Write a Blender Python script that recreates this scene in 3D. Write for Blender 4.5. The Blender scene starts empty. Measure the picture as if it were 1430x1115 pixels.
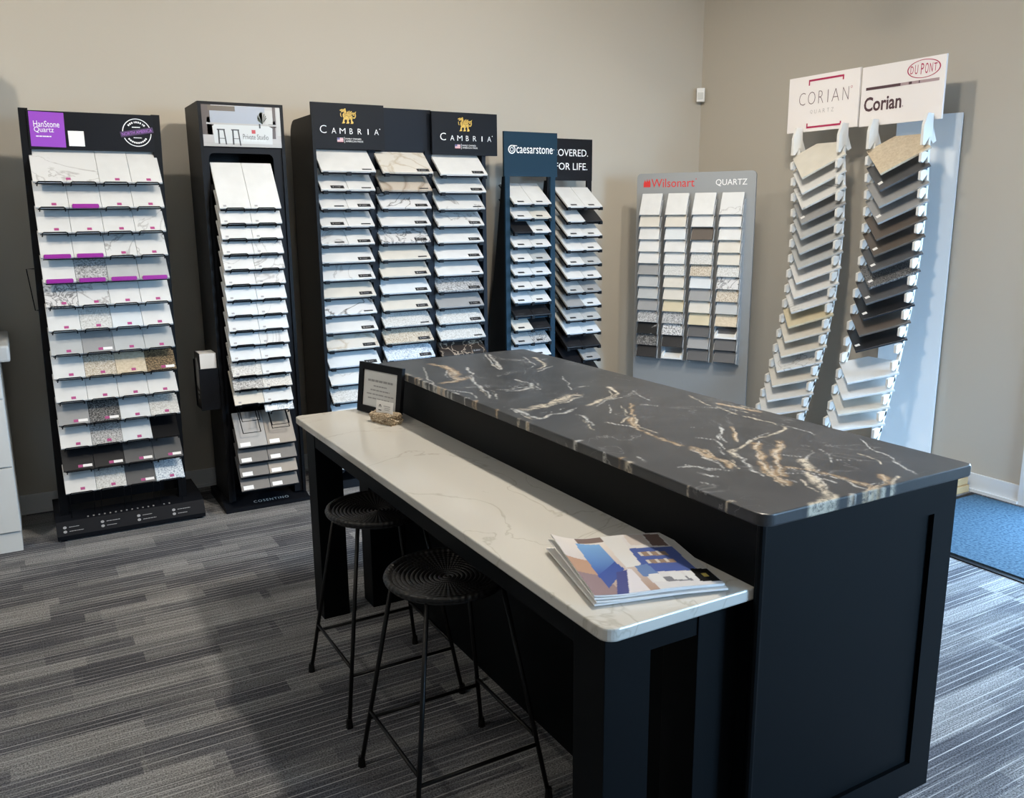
import bpy, bmesh, math, random
import numpy as np
from mathutils import Vector, Matrix

random.seed(7)
scene = bpy.context.scene
col = scene.collection

# ------------------------------------------------------------------ camera
F_PX, YAW, PITCH, ROLL, CAM_H = 1203.53, 0.5195, 0.2140, -0.0087, 1.7206
cd = bpy.data.cameras.new('camera')
cam = bpy.data.objects.new('camera', cd)
col.objects.link(cam)
cd.sensor_fit = 'HORIZONTAL'
cd.sensor_width = 36.0
cd.lens = F_PX / 1430.0 * 36.0
cd.clip_start = 0.05
fw = Vector((math.sin(YAW) * math.cos(PITCH), math.cos(YAW) * math.cos(PITCH), -math.sin(PITCH)))
rt = Vector((math.cos(YAW), -math.sin(YAW), 0))
up = rt.cross(fw)
r2 = rt * math.cos(ROLL) + up * math.sin(ROLL)
u2 = up * math.cos(ROLL) - rt * math.sin(ROLL)
M = Matrix((r2, u2, -fw)).transposed().to_4x4()
M.translation = Vector((0, 0, CAM_H))
cam.matrix_world = M
scene.camera = cam

# ------------------------------------------------------------------ world, light, exposure
world = bpy.data.worlds.new('world')
scene.world = world
world.use_nodes = True
bg = world.node_tree.nodes['Background']
bg.inputs[0].default_value = (0.45, 0.70, 1.0, 1)
bg.inputs[1].default_value = 46.0
scene.view_settings.view_transform = 'Standard'
scene.view_settings.look = 'None'
scene.view_settings.gamma = 1.0
scene.view_settings.use_curve_mapping = False
scene.view_settings.exposure = 0.2
try:
    scene.cycles.use_denoising = True
    scene.cycles.max_bounces = 8
    scene.cycles.diffuse_bounces = 4
    scene.cycles.caustics_reflective = False
    scene.cycles.caustics_refractive = False
    scene.cycles.sample_clamp_indirect = 6.0
except Exception:
    pass
LAMP_COL = (1.0, 0.90, 0.76)
# recessed ceiling panel lamps: x, y, watts
LAMPS = [(2.22, 2.25, 62), (-1.7, 2.2, 24), (0.2, -0.4, 9), (3.9, 0.2, 8)]
# track spotlights: position, aim, watts
SPOTS = [((-1.0, 3.3, 3.22), (0.75, 5.6, 1.95), 95), ((1.75, 2.45, 3.22), (1.75, 5.6, 1.95), 125),
         ((3.05, 2.75, 3.22), (3.2, 5.6, 1.9), 80), ((2.75, 3.0, 3.22), (5.0, 3.75, 1.9), 58)]

CEIL = 3.36
YB, XR = 5.635, 5.025          # back wall, right wall
XL, YF = -3.2, -2.4            # left wall, front (street) wall
H1, H2 = 1.067, 0.876          # granite top, white counter top


# ------------------------------------------------------------------ helpers
def new_mat(name, rgb=(0.8, 0.8, 0.8), rough=0.5, metal=0.0, spec=0.5):
    m = bpy.data.materials.new(name)
    m.use_nodes = True
    b = m.node_tree.nodes['Principled BSDF']
    b.inputs['Base Color'].default_value = (*rgb, 1)
    b.inputs['Roughness'].default_value = rough
    b.inputs['Metallic'].default_value = metal
    b.inputs['Specular IOR Level'].default_value = spec
    return m


def nd(m, t, **kw):
    n = m.node_tree.nodes.new(t)
    for k, v in kw.items():
        setattr(n, k, v)
    return n


def lk(m, a, b):
    m.node_tree.links.new(a, b)


def bsdf(m):
    return m.node_tree.nodes['Principled BSDF']


def ramp(m, stops, interp='LINEAR'):
    r = nd(m, 'ShaderNodeValToRGB')
    r.color_ramp.interpolation = interp
    el = r.color_ramp.elements
    while len(el) > 1:
        el.remove(el[-1])
    el[0].position = stops[0][0]
    el[0].color = (*stops[0][1], 1)
    for p, c in stops[1:]:
        e = el.new(p)
        e.color = (*c, 1)
    return r


def coords(m, scale=(1, 1, 1), per_object=True):
    """object coordinates, shifted by the object's random number"""
    tc = nd(m, 'ShaderNodeTexCoord')
    mp = nd(m, 'ShaderNodeMapping')
    mp.inputs['Scale'].default_value = scale
    if per_object:
        oi = nd(m, 'ShaderNodeObjectInfo')
        mul = nd(m, 'ShaderNodeMath', operation='MULTIPLY')
        mul.inputs[1].default_value = 37.0
        lk(m, oi.outputs['Random'], mul.inputs[0])
        cb = nd(m, 'ShaderNodeCombineXYZ')
        for i in range(3):
            lk(m, mul.outputs[0], cb.inputs[i])
        lk(m, cb.outputs[0], mp.inputs['Location'])
    lk(m, tc.outputs['Object'], mp.inputs['Vector'])
    return mp.outputs[0]


def plain_stone(name, rgb, rough=0.45, var=0.04):
    m = new_mat(name, rgb, rough)
    v = coords(m)
    n = nd(m, 'ShaderNodeTexNoise')
    n.inputs['Scale'].default_value = 14
    n.inputs['Detail'].default_value = 4
    lk(m, v, n.inputs['Vector'])
    lo = tuple(c * (1 - var) for c in rgb)
    hi = tuple(min(1, c * (1 + var)) for c in rgb)
    r = ramp(m, [(0.3, lo), (0.7, hi)])
    lk(m, n.outputs['Fac'], r.inputs[0])
    lk(m, r.outputs[0], bsdf(m).inputs['Base Color'])
    return m


def speckle_stone(name, cols, scale=160, rough=0.42, big=0.0):
    m = new_mat(name, cols[0], rough)
    v = coords(m)
    n = nd(m, 'ShaderNodeTexNoise')
    n.inputs['Scale'].default_value = scale
    n.inputs['Detail'].default_value = 3
    n.inputs['Roughness'].default_value = 0.75
    lk(m, v, n.inputs['Vector'])
    k = len(cols)
    stops = [(0.36 + 0.28 * i / max(1, k - 1), c) for i, c in enumerate(cols)]
    r = ramp(m, stops)
    lk(m, n.outputs['Fac'], r.inputs[0])
    lk(m, r.outputs[0], bsdf(m).inputs['Base Color'])
    return m


def vein_stone(name, base, vein, scale=7, width=0.02, rough=0.2, cloud=None):
    m = new_mat(name, base, rough)
    v = coords(m)
    n = nd(m, 'ShaderNodeTexNoise')
    n.inputs['Scale'].default_value = scale
    n.inputs['Detail'].default_value = 5
    n.inputs['Distortion'].default_value = 1.4
    lk(m, v, n.inputs['Vector'])
    a = nd(m, 'ShaderNodeMath', operation='SUBTRACT')
    a.inputs[1].default_value = 0.5
    lk(m, n.outputs['Fac'], a.inputs[0])
    b = nd(m, 'ShaderNodeMath', operation='ABSOLUTE')
    lk(m, a.outputs[0], b.inputs[0])
    r = ramp(m, [(0.0, vein), (width, tuple((x + y) / 2 for x, y in zip(base, vein))), (width * 2.4, base)])
    lk(m, b.outputs[0], r.inputs[0])
    lk(m, r.outputs[0], bsdf(m).inputs['Base Color'])
    return m


# ---- mesh building
def box(bm, x0, x1, y0, y1, z0, z1):
    vs = [bm.verts.new(p) for p in ((x0, y0, z0), (x1, y0, z0), (x1, y1, z0), (x0, y1, z0),
                                    (x0, y0, z1), (x1, y0, z1), (x1, y1, z1), (x0, y1, z1))]
    for f in ((0, 3, 2, 1), (4, 5, 6, 7), (0, 1, 5, 4), (1, 2, 6, 5), (2, 3, 7, 6), (3, 0, 4, 7)):
        bm.faces.new([vs[i] for i in f])
    return vs


def hexa(bm, pts):
    """8 points: bottom ring then top ring"""
    vs = [bm.verts.new(p) for p in pts]
    for f in ((0, 3, 2, 1), (4, 5, 6, 7), (0, 1, 5, 4), (1, 2, 6, 5), (2, 3, 7, 6), (3, 0, 4, 7)):
        bm.faces.new([vs[i] for i in f])


def prism(bm, pts, d):
    """polygon (3-D points, in order) extruded by vector d"""
    d = Vector(d)
    a = [bm.verts.new(Vector(p)) for p in pts]
    b = [bm.verts.new(Vector(p) + d) for p in pts]
    n = len(pts)
    bm.faces.new(a[::-1])
    bm.faces.new(b)
    for i in range(n):
        j = (i + 1) % n
        bm.faces.new((a[i], a[j], b[j], b[i]))


def tube(bm, pts, r, n=8, closed=False, r_end=None):
    pts = [Vector(p) for p in pts]
    rings = []
    m = len(pts)
    for i, p in enumerate(pts):
        if closed:
            t = pts[(i + 1) % m] - pts[i - 1]
        else:
            t = pts[min(i + 1, m - 1)] - pts[max(i - 1, 0)]
        t.normalize()
        ref = Vector((0, 0, 1)) if abs(t.z) < 0.9 else Vector((1, 0, 0))
        a = t.cross(ref).normalized()
        b = t.cross(a)
        rr = r if r_end is None else r + (r_end - r) * i / (m - 1)
        rings.append([bm.verts.new(p + rr * (math.cos(2 * math.pi * k / n) * a + math.sin(2 * math.pi * k / n) * b)) for k in range(n)])
    for i in range(m if closed else m - 1):
        A, B = rings[i], rings[(i + 1) % m]
        for k in range(n):
            bm.faces.new((A[k], A[(k + 1) % n], B[(k + 1) % n], B[k]))
    if not closed:
        bm.faces.new(rings[0])
        bm.faces.new(rings[-1][::-1])


def mesh_of(bm, name, smooth=False):
    bmesh.ops.recalc_face_normals(bm, faces=bm.faces[:])
    me = bpy.data.meshes.new(name)
    bm.to_mesh(me)
    bm.free()
    if smooth:
        for p in me.polygons:
            p.use_smooth = True
    return me


def origin_of(o):
    v = Vector((0, 0, 0))
    while o is not None:
        v += o.location
        o = o.parent
    return v


def obj(name, bm, mat, parent=None, bevel=0.0, smooth=False, label=None):
    """geometry in world coordinates -> one mesh object (under parent)"""
    if parent is not None:
        off = origin_of(parent)
        bmesh.ops.translate(bm, verts=bm.verts[:], vec=-off)
    if bevel > 0:
        bmesh.ops.bevel(bm, geom=bm.edges[:], offset=bevel, segments=2, affect='EDGES', profile=0.6)
    me = mesh_of(bm, name, smooth)
    me.materials.append(mat)
    o = bpy.data.objects.new(name, me)
    col.objects.link(o)
    o.parent = parent
    if label:
        o['label'] = label
    return o


def inst(name, me, mat, parent=None, loc=(0, 0, 0), rot=(0, 0, 0), world_loc=True):
    o = bpy.data.objects.new(name, me)
    col.objects.link(o)
    o.parent = parent
    l = Vector(loc)
    if parent is not None and world_loc:
        l = l - origin_of(parent)
    o.location = l
    o.rotation_euler = rot
    if mat is not None:
        if not me.materials:
            me.materials.append(mat)
        o.material_slots[0].link = 'OBJECT'
        o.material_slots[0].material = mat
    return o


def tag(o, label, cat, group=None, kind=None):
    o['label'] = label
    if cat:
        o['category'] = cat
    if group:
        o['group'] = group
    if kind:
        o['kind'] = kind
    return o


def thing(name, label, cat, loc=(0, 0, 0), group=None):
    o = bpy.data.objects.new(name, None)
    o.empty_display_size = 0.1
    col.objects.link(o)
    o.location = loc
    return tag(o, label, cat, group)


def struct(name, bm, mat, label=None, parent=None, bevel=0.0):
    o = obj(name, bm, mat, parent, bevel)
    o['kind'] = 'structure'
    if label:
        o['label'] = label
    return o


def bxm(*a):
    bm = bmesh.new()
    box(bm, *a)
    return bm


def text(name, body, mat, parent, O, U, V, h, w=None, align='C', spacing=1.0, offset=0.0, depth=0.0012, shear=0.0):
    """lettering as thin mesh; O = centre (or left middle) point, U/V unit vectors, h = height of the glyph box"""
    cu = bpy.data.curves.new(name, 'FONT')
    cu.body = body
    cu.size = 1.0
    cu.space_character = spacing
    cu.offset = offset
    cu.shear = shear
    cu.resolution_u = 3
    tmp = bpy.data.objects.new(name, cu)
    col.objects.link(tmp)
    dg = bpy.context.evaluated_depsgraph_get()
    me = bpy.data.meshes.new_from_object(tmp.evaluated_get(dg))
    bpy.data.objects.remove(tmp)
    U, V, O = Vector(U).normalized(), Vector(V).normalized(), Vector(O)
    N = U.cross(V)
    xs = [v.co.x for v in me.vertices]
    ys = [v.co.y for v in me.vertices]
    x0, x1, y0, y1 = min(xs), max(xs), min(ys), max(ys)
    sy = h / (y1 - y0)
    sx = sy if w is None else w / (x1 - x0)
    cx = (x0 + x1) / 2 if align == 'C' else x0
    off = origin_of(parent)
    for v in me.vertices:
        v.co = O + U * ((v.co.x - cx) * sx) + V * ((v.co.y - (y0 + y1) / 2) * sy) + N * depth - off
    me.materials.clear()
    me.materials.append(mat)
    o = bpy.data.objects.new(name, me)
    col.objects.link(o)
    o.parent = parent
    return o


def poly_flat(name, polys, mat, parent, O, U, V, depth=0.001):
    """flat print: polygons in (u,v) metres on plane O,U,V, raised by depth; joined as one print"""
    U, V, O = Vector(U).normalized(), Vector(V).normalized(), Vector(O)
    N = U.cross(V)
    bm = bmesh.new()
    for pl in polys:
        vs = [bm.verts.new(O + U * a + V * b + N * depth) for a, b in pl]
        try:
            bm.faces.new(vs)
        except ValueError:
            pass
    off = origin_of(parent)
    bmesh.ops.translate(bm, verts=bm.verts[:], vec=-off)
    bmesh.ops.triangulate(bm, faces=bm.faces[:])
    me = bpy.data.meshes.new(name)
    bm.to_mesh(me)
    bm.free()
    me.materials.append(mat)
    o = bpy.data.objects.new(name, me)
    col.objects.link(o)
    o.parent = parent
    return o


def rect(u0, u1, v0, v1):
    return [(u0, v0), (u1, v0), (u1, v1), (u0, v1)]


def ring_polys(cu, cv, r0, r1, a0=0, a1=360, n=36, sx=1.0):
    out = []
    for k in range(n):
        t0 = math.radians(a0 + (a1 - a0) * k / n)
        t1 = math.radians(a0 + (a1 - a0) * (k + 1) / n)
        out.append([(cu + sx * r0 * math.cos(t0), cv + r0 * math.sin(t0)), (cu + sx * r1 * math.cos(t0), cv + r1 * math.sin(t0)),
                    (cu + sx * r1 * math.cos(t1), cv + r1 * math.sin(t1)), (cu + sx * r0 * math.cos(t1), cv + r0 * math.sin(t1))])
    return out


def dashes(u0, u1, v, h, seed=1):
    """an illegible printed line: broken into word-like dashes"""
    r = random.Random(seed)
    out, u = [], u0
    while u < u1:
        w = min((u1 - u0) * r.uniform(0.1, 0.22), u1 - u)
        out.append(rect(u, u + w * 0.86, v - h / 2, v + h / 2))
        u += w
    return out


X_, Y_, Z_ = Vector((1, 0, 0)), Vector((0, 1, 0)), Vector((0, 0, 1))

# ------------------------------------------------------------------ materials
WALL = new_mat('greige_wall_paint', (0.50, 0.465, 0.405), 0.75, spec=0.2)
_v = coords(WALL, per_object=False)
_n = nd(WALL, 'ShaderNodeTexNoise')
_n.inputs['Scale'].default_value = 220
lk(WALL, _v, _n.inputs['Vector'])
_b = nd(WALL, 'ShaderNodeBump')
_b.inputs['Strength'].default_value = 0.06
_b.inputs['Distance'].default_value = 0.002
lk(WALL, _n.outputs['Fac'], _b.inputs['Height'])
lk(WALL, _b.outputs[0], bsdf(WALL).inputs['Normal'])
CEILM = new_mat('ceiling_white', (0.72, 0.71, 0.68), 0.9)
TRIM = new_mat('white_trim_paint', (0.70, 0.72, 0.74), 0.45)
WHITEM = new_mat('white_lacquer', (0.74, 0.75, 0.75), 0.4)
BLACK = new_mat('black_powder_coat', (0.0045, 0.005, 0.0065), 0.45, spec=0.13)
BLACK2 = new_mat('black_board', (0.0065, 0.0075, 0.0105), 0.5, spec=0.13)
NAVYB = new_mat('blue_black_board', (0.007, 0.010, 0.0165), 0.5, spec=0.13)
TEAL = new_mat('deep_teal_board', (0.010, 0.030, 0.052), 0.5, spec=0.13)
CHAR = new_mat('charcoal_board', (0.009, 0.009, 0.011), 0.5, spec=0.13)
ISLAND = new_mat('blue_black_cabinet_paint', (0.0016, 0.0026, 0.0036), 0.5, spec=0.10)
STOOLB = new_mat('black_stool_metal', (0.003,0.003,0.0035), 0.4, spec=0.3)
PURPLE = new_mat('purple_print', (0.27, 0.045, 0.48), 0.5)
MAGENTA = new_mat('magenta_plastic', (0.30, 0.02, 0.28), 0.3)
PINKT = new_mat('magenta_label', (0.38, 0.06, 0.20), 0.5)
INKW = new_mat('white_ink', (0.85, 0.85, 0.85), 0.5)
INKG = new_mat('grey_ink', (0.30, 0.30, 0.31), 0.5)
INKK = new_mat('black_ink', (0.02, 0.02, 0.022), 0.5)
INKR = new_mat('red_ink', (0.62, 0.03, 0.03), 0.5)
INKC = new_mat('crimson_ink', (0.42, 0.02, 0.09), 0.5)
INKP = new_mat('violet_ink', (0.36, 0.12, 0.52), 0.5)
INKGREEN = new_mat('leaf_green_ink', (0.10, 0.13, 0.06), 0.6)
GOLD = new_mat('gold_print', (0.62, 0.40, 0.06), 0.45)
PAPER = new_mat('white_paper', (0.80, 0.79, 0.78), 0.6)
CARDM = new_mat('white_sign_board', (0.86, 0.83, 0.83), 0.4)
SILVER = new_mat('silver_grey_panel', (0.30, 0.315, 0.325), 0.42, 0.25)
STEEL = new_mat('light_steel', (0.50, 0.52, 0.54), 0.38, 0.5)
WHITEB = new_mat('white_bracket_paint', (0.74, 0.74, 0.72), 0.4)
WOOD = new_mat('tan_wood', (0.42, 0.28, 0.14), 0.55)

S = {}
S['white'] = plain_stone('white_stone', (0.63, 0.63, 0.62))
S['cool white'] = plain_stone('cool_white_stone', (0.60, 0.63, 0.65))
S['cream'] = plain_stone('cream_stone', (0.59, 0.56, 0.50))
S['yellow cream'] = plain_stone('yellow_cream_stone', (0.56, 0.49, 0.34))
S['pale grey'] = plain_stone('pale_grey_stone', (0.42, 0.43, 0.43))
S['grey'] = plain_stone('grey_stone', (0.29, 0.29, 0.29))
S['grey brown'] = plain_stone('grey_brown_stone', (0.24, 0.21, 0.18))
S['dark grey'] = plain_stone('dark_grey_stone', (0.085, 0.085, 0.088))
S['brown'] = plain_stone('brown_stone', (0.105, 0.085, 0.07))
S['black'] = plain_stone('black_stone', (0.014, 0.014, 0.016), 0.38)
S['tan'] = speckle_stone('tan_stone', [(0.50, 0.41, 0.29), (0.62, 0.53, 0.40)], 60)
S['ivory'] = plain_stone('ivory_stone', (0.62, 0.59, 0.52))
S['fine veined white'] = vein_stone('fine_veined_white', (0.64, 0.64, 0.63), (0.42, 0.41, 0.40), 3.2, 0.006)
S['veined white'] = vein_stone('veined_white', (0.63, 0.63, 0.62), (0.34, 0.33, 0.32), 3.6, 0.009)
S['dark veined white'] = vein_stone('dark_veined_white', (0.64, 0.64, 0.64), (0.12, 0.11, 0.10), 2.2, 0.007)
S['crackled white'] = vein_stone('crackled_white', (0.62, 0.61, 0.60), (0.12, 0.12, 0.12), 12, 0.022)
S['beige veined'] = vein_stone('beige_veined', (0.60, 0.57, 0.52), (0.46, 0.40, 0.32), 3.0, 0.018)
S['brown marbled'] = vein_stone('brown_marbled', (0.50, 0.44, 0.37), (0.32, 0.26, 0.20), 3.0, 0.03)
S['black veined'] = vein_stone('black_veined', (0.018, 0.018, 0.018), (0.5, 0.5, 0.5), 5, 0.008)
S['pale speckled'] = speckle_stone('pale_speckled', [(0.36, 0.35, 0.33), (0.56, 0.56, 0.54), (0.66, 0.66, 0.65)], 130)
S['beige speckled'] = speckle_stone('beige_speckled', [(0.26, 0.20, 0.14), (0.50, 0.44, 0.35), (0.66, 0.61, 0.54)], 140)
S['grey speckled'] = speckle_stone('grey_speckled', [(0.10, 0.10, 0.10), (0.36, 0.36, 0.36), (0.60, 0.60, 0.60)], 120)
S['blue white speckled'] = speckle_stone('blue_white_speckled', [(0.20, 0.26, 0.34), (0.56, 0.62, 0.68), (0.74, 0.78, 0.80)], 110)
S['brown black speckled'] = speckle_stone('brown_black_speckled', [(0.02, 0.015, 0.01), (0.13, 0.09, 0.05), (0.36, 0.26, 0.15)], 120)
S['charcoal speckled'] = speckle_stone('charcoal_speckled', [(0.012, 0.012, 0.012), (0.08, 0.08, 0.08), (0.34, 0.33, 0.32)], 130)
S['black and white speckled'] = speckle_stone('black_white_speckled', [(0.01, 0.01, 0.01), (0.5, 0.5, 0.5), (0.8, 0.8, 0.8)], 90)
S['dark brown marbled'] = vein_stone('dark_brown_marbled', (0.035, 0.028, 0.024), (0.42, 0.33, 0.25), 7, 0.012)

ORD = ['first', 'second', 'third', 'fourth', 'fifth', 'sixth', 'seventh', 'eighth', 'ninth', 'tenth', 'eleventh', 'twelfth',
       'thirteenth', 'fourteenth', 'fifteenth', 'sixteenth', 'seventeenth', 'eighteenth', 'nineteenth', 'twentieth']

# ------------------------------------------------------------------ room shell
FLOORM = new_mat('dark_subfloor', (0.05, 0.05, 0.055), 0.9)
floor = struct('floor', bxm(XL - 0.1, XR + 0.12, YF - 0.1, YB + 0.12, -0.12, -0.007), FLOORM, 'grey striped carpet plank floor')
struct('ceiling', bxm(XL - 0.1, XR + 0.12, YF - 0.1, YB + 0.12, CEIL, CEIL + 0.1), CEILM, 'plain white ceiling')
struct('wall_back', bxm(XL - 0.1, XR + 0.12, YB, YB + 0.12, -0.007, CEIL), WALL, 'greige painted wall behind the sample racks')
struct('wall_left', bxm(XL - 0.12, XL, YF, YB, -0.007, CEIL), WALL, 'greige painted side wall')
# right wall with door opening y 1.55..2.60
DY0, DY1, DZ = 1.62, 2.62, 2.35
bm = bmesh.new()
prof = [(YF, -0.007), (DY0, -0.007), (DY0, DZ), (DY1, DZ), (DY1, -0.007), (YB, -0.007), (YB, CEIL), (YF, CEIL)]
prism(bm, [(XR, a, b) for a, b in prof], (0.12, 0, 0))
struct('wall_right', bm, WALL, 'greige painted wall beside the entrance door')
# front wall with storefront opening
WX0, WX1, WZ0, WZ1 = 3.3, 4.85, 0.12, 2.6
bm = bmesh.new()
prof = [(XL, -0.007), (WX0, -0.007), (WX0, WZ1), (WX1, WZ1), (WX1, -0.007), (XR, -0.007), (XR, CEIL), (XL, CEIL)]
prism(bm, [(a, YF, b) for a, b in prof], (0, -0.1, 0))
struct('wall_front', bm, WALL, 'street wall with the shop window')

GLASS = bpy.data.materials.new('clear_window_glass')
GLASS.use_nodes = True
nt = GLASS.node_tree
nt.nodes.clear()
out = nt.nodes.new('ShaderNodeOutputMaterial')
mx = nt.nodes.new('ShaderNodeMixShader')
tr = nt.nodes.new('ShaderNodeBsdfTransparent')
tr.inputs[0].default_value = (0.93, 0.96, 0.97, 1)
gl = nt.nodes.new('ShaderNodeBsdfGlossy')
gl.inputs['Roughness'].default_value = 0.02
mx.inputs[0].default_value = 0.06
nt.links.new(tr.outputs[0], mx.inputs[1])
nt.links.new(gl.outputs[0], mx.inputs[2])
nt.links.new(mx.outputs[0], out.inputs[0])

# unseen pavement outside window and door, added to block sky light from below
PAVE = new_mat('grey_pavement', (0.12, 0.12, 0.12), 0.9)
struct('added_pavement_front', bxm(-30, 35, -35, YF - 0.12, -0.3, -0.15), PAVE, 'added grey pavement outside the shop window')
struct('added_pavement_side', bxm(XR + 0.14, 35, YF - 0.11, 30, -0.3, -0.15), PAVE, 'added grey pavement outside the entrance door')

# shop window
win = thing('window_1', 'tall shop window in the street wall', None, ((WX0 + WX1) / 2, YF, 0))
win['kind'] = 'structure'
for xa, xb in ((WX0, WX0 + 0.05), (WX1 - 0.05, WX1), (4.05, 4.11)):
    obj('window_frame', bxm(xa, xb, YF - 0.08, YF - 0.02, 0, WZ1), BLACK, win)
for za, zb in ((0, WZ0), (WZ1 - 0.05, WZ1)):
    obj('window_frame', bxm(WX0, WX1, YF - 0.081, YF - 0.019, za, zb), BLACK, win)
for xa, xb in ((WX0 + 0.05, 4.05), (4.11, WX1 - 0.05)):
    obj('pane', bxm(xa, xb, YF - 0.053, YF - 0.047, WZ0, WZ1 - 0.05), GLASS, win)
# entrance door in the right wall
door = thing('door_1', 'glazed entrance door with white casing beside the blue mat', None, (XR, (DY0 + DY1) / 2, 0))
door['kind'] = 'structure'
for ya, yb in ((DY0 - 0.09, DY0 + 0.01), (DY1 - 0.01, DY1 + 0.11)):
    obj('casing', bxm(XR - 0.022, XR, ya, yb, 0, DZ + 0.1), TRIM, door)
obj('casing', bxm(XR - 0.021, XR, DY0 + 0.01, DY1 - 0.01, DZ - 0.01, DZ + 0.1), TRIM, door)
for ya, yb in ((DY0, DY0 + 0.09), (DY1 - 0.09, DY1)):
    obj('stile', bxm(XR + 0.03, XR + 0.075, ya, yb, 0.005, DZ), TRIM, door)
obj('rail', bxm(XR + 0.03, XR + 0.075, DY0 + 0.09, DY1 - 0.09, 0.005, 0.22), TRIM, door)
obj('rail', bxm(XR + 0.03, XR + 0.075, DY0 + 0.09, DY1 - 0.09, DZ - 0.1, DZ), TRIM, door)
obj('pane', bxm(XR + 0.049, XR + 0.056, DY0 + 0.09, DY1 - 0.09, 0.22, DZ - 0.1), GLASS, door)
bm = bmesh.new()
tube(bm, [(XR + 0.03, DY0 + 0.05, 0.9), (XR - 0.02, DY0 + 0.05, 0.9), (XR - 0.02, DY0 + 0.05, 1.2), (XR + 0.03, DY0 + 0.05, 1.2)], 0.01)
obj('handle', bm, STEEL, door)

# light portals: tell the renderer where the sky comes in
for nm, loc, rot, sx, sy in (('shop_window_portal', ((WX0 + WX1) / 2, YF - 0.12, (WZ0 + WZ1) / 2), (math.radians(90), 0, 0), WX1 - WX0, WZ1 - WZ0),
                             ('door_portal', (XR + 0.13, (DY0 + DY1) / 2, DZ / 2), (0, math.radians(90), 0), DZ, DY1 - DY0)):
    ld = bpy.data.lights.new(nm, 'AREA')
    ld.shape = 'RECTANGLE'
    ld.size, ld.size_y = sx, sy
    ld.cycles.is_portal = True
    lo = bpy.data.objects.new(nm, ld)
    lo.location = loc
    lo.rotation_euler = rot
    col.objects.link(lo)

# baseboards
BB = 0.114


def baseboard(name, x0, x1, y0, y1, shoe, label):
    o = struct(name, bxm(x0, x1, y0, y1, 0, BB), TRIM, label, bevel=0.003)
    obj('shoe_moulding', bxm(*shoe, 0, 0.018), TRIM, o)
    return o


baseboard('baseboard_back', XL, XR, YB - 0.014, YB, (XL, XR, YB - 0.026, YB - 0.014), 'pale baseboard along the back wall')
baseboard('baseboard_right', XR - 0.014, XR, DY1 + 0.11, YB - 0.03, (XR - 0.03, XR - 0.014, DY1 + 0.11, YB - 0.03), 'pale baseboard along the right wall')

# carpet planks
CARPET = new_mat('striped_grey_carpet', (0.1, 0.1, 0.1), 0.95, spec=0.1)


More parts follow.
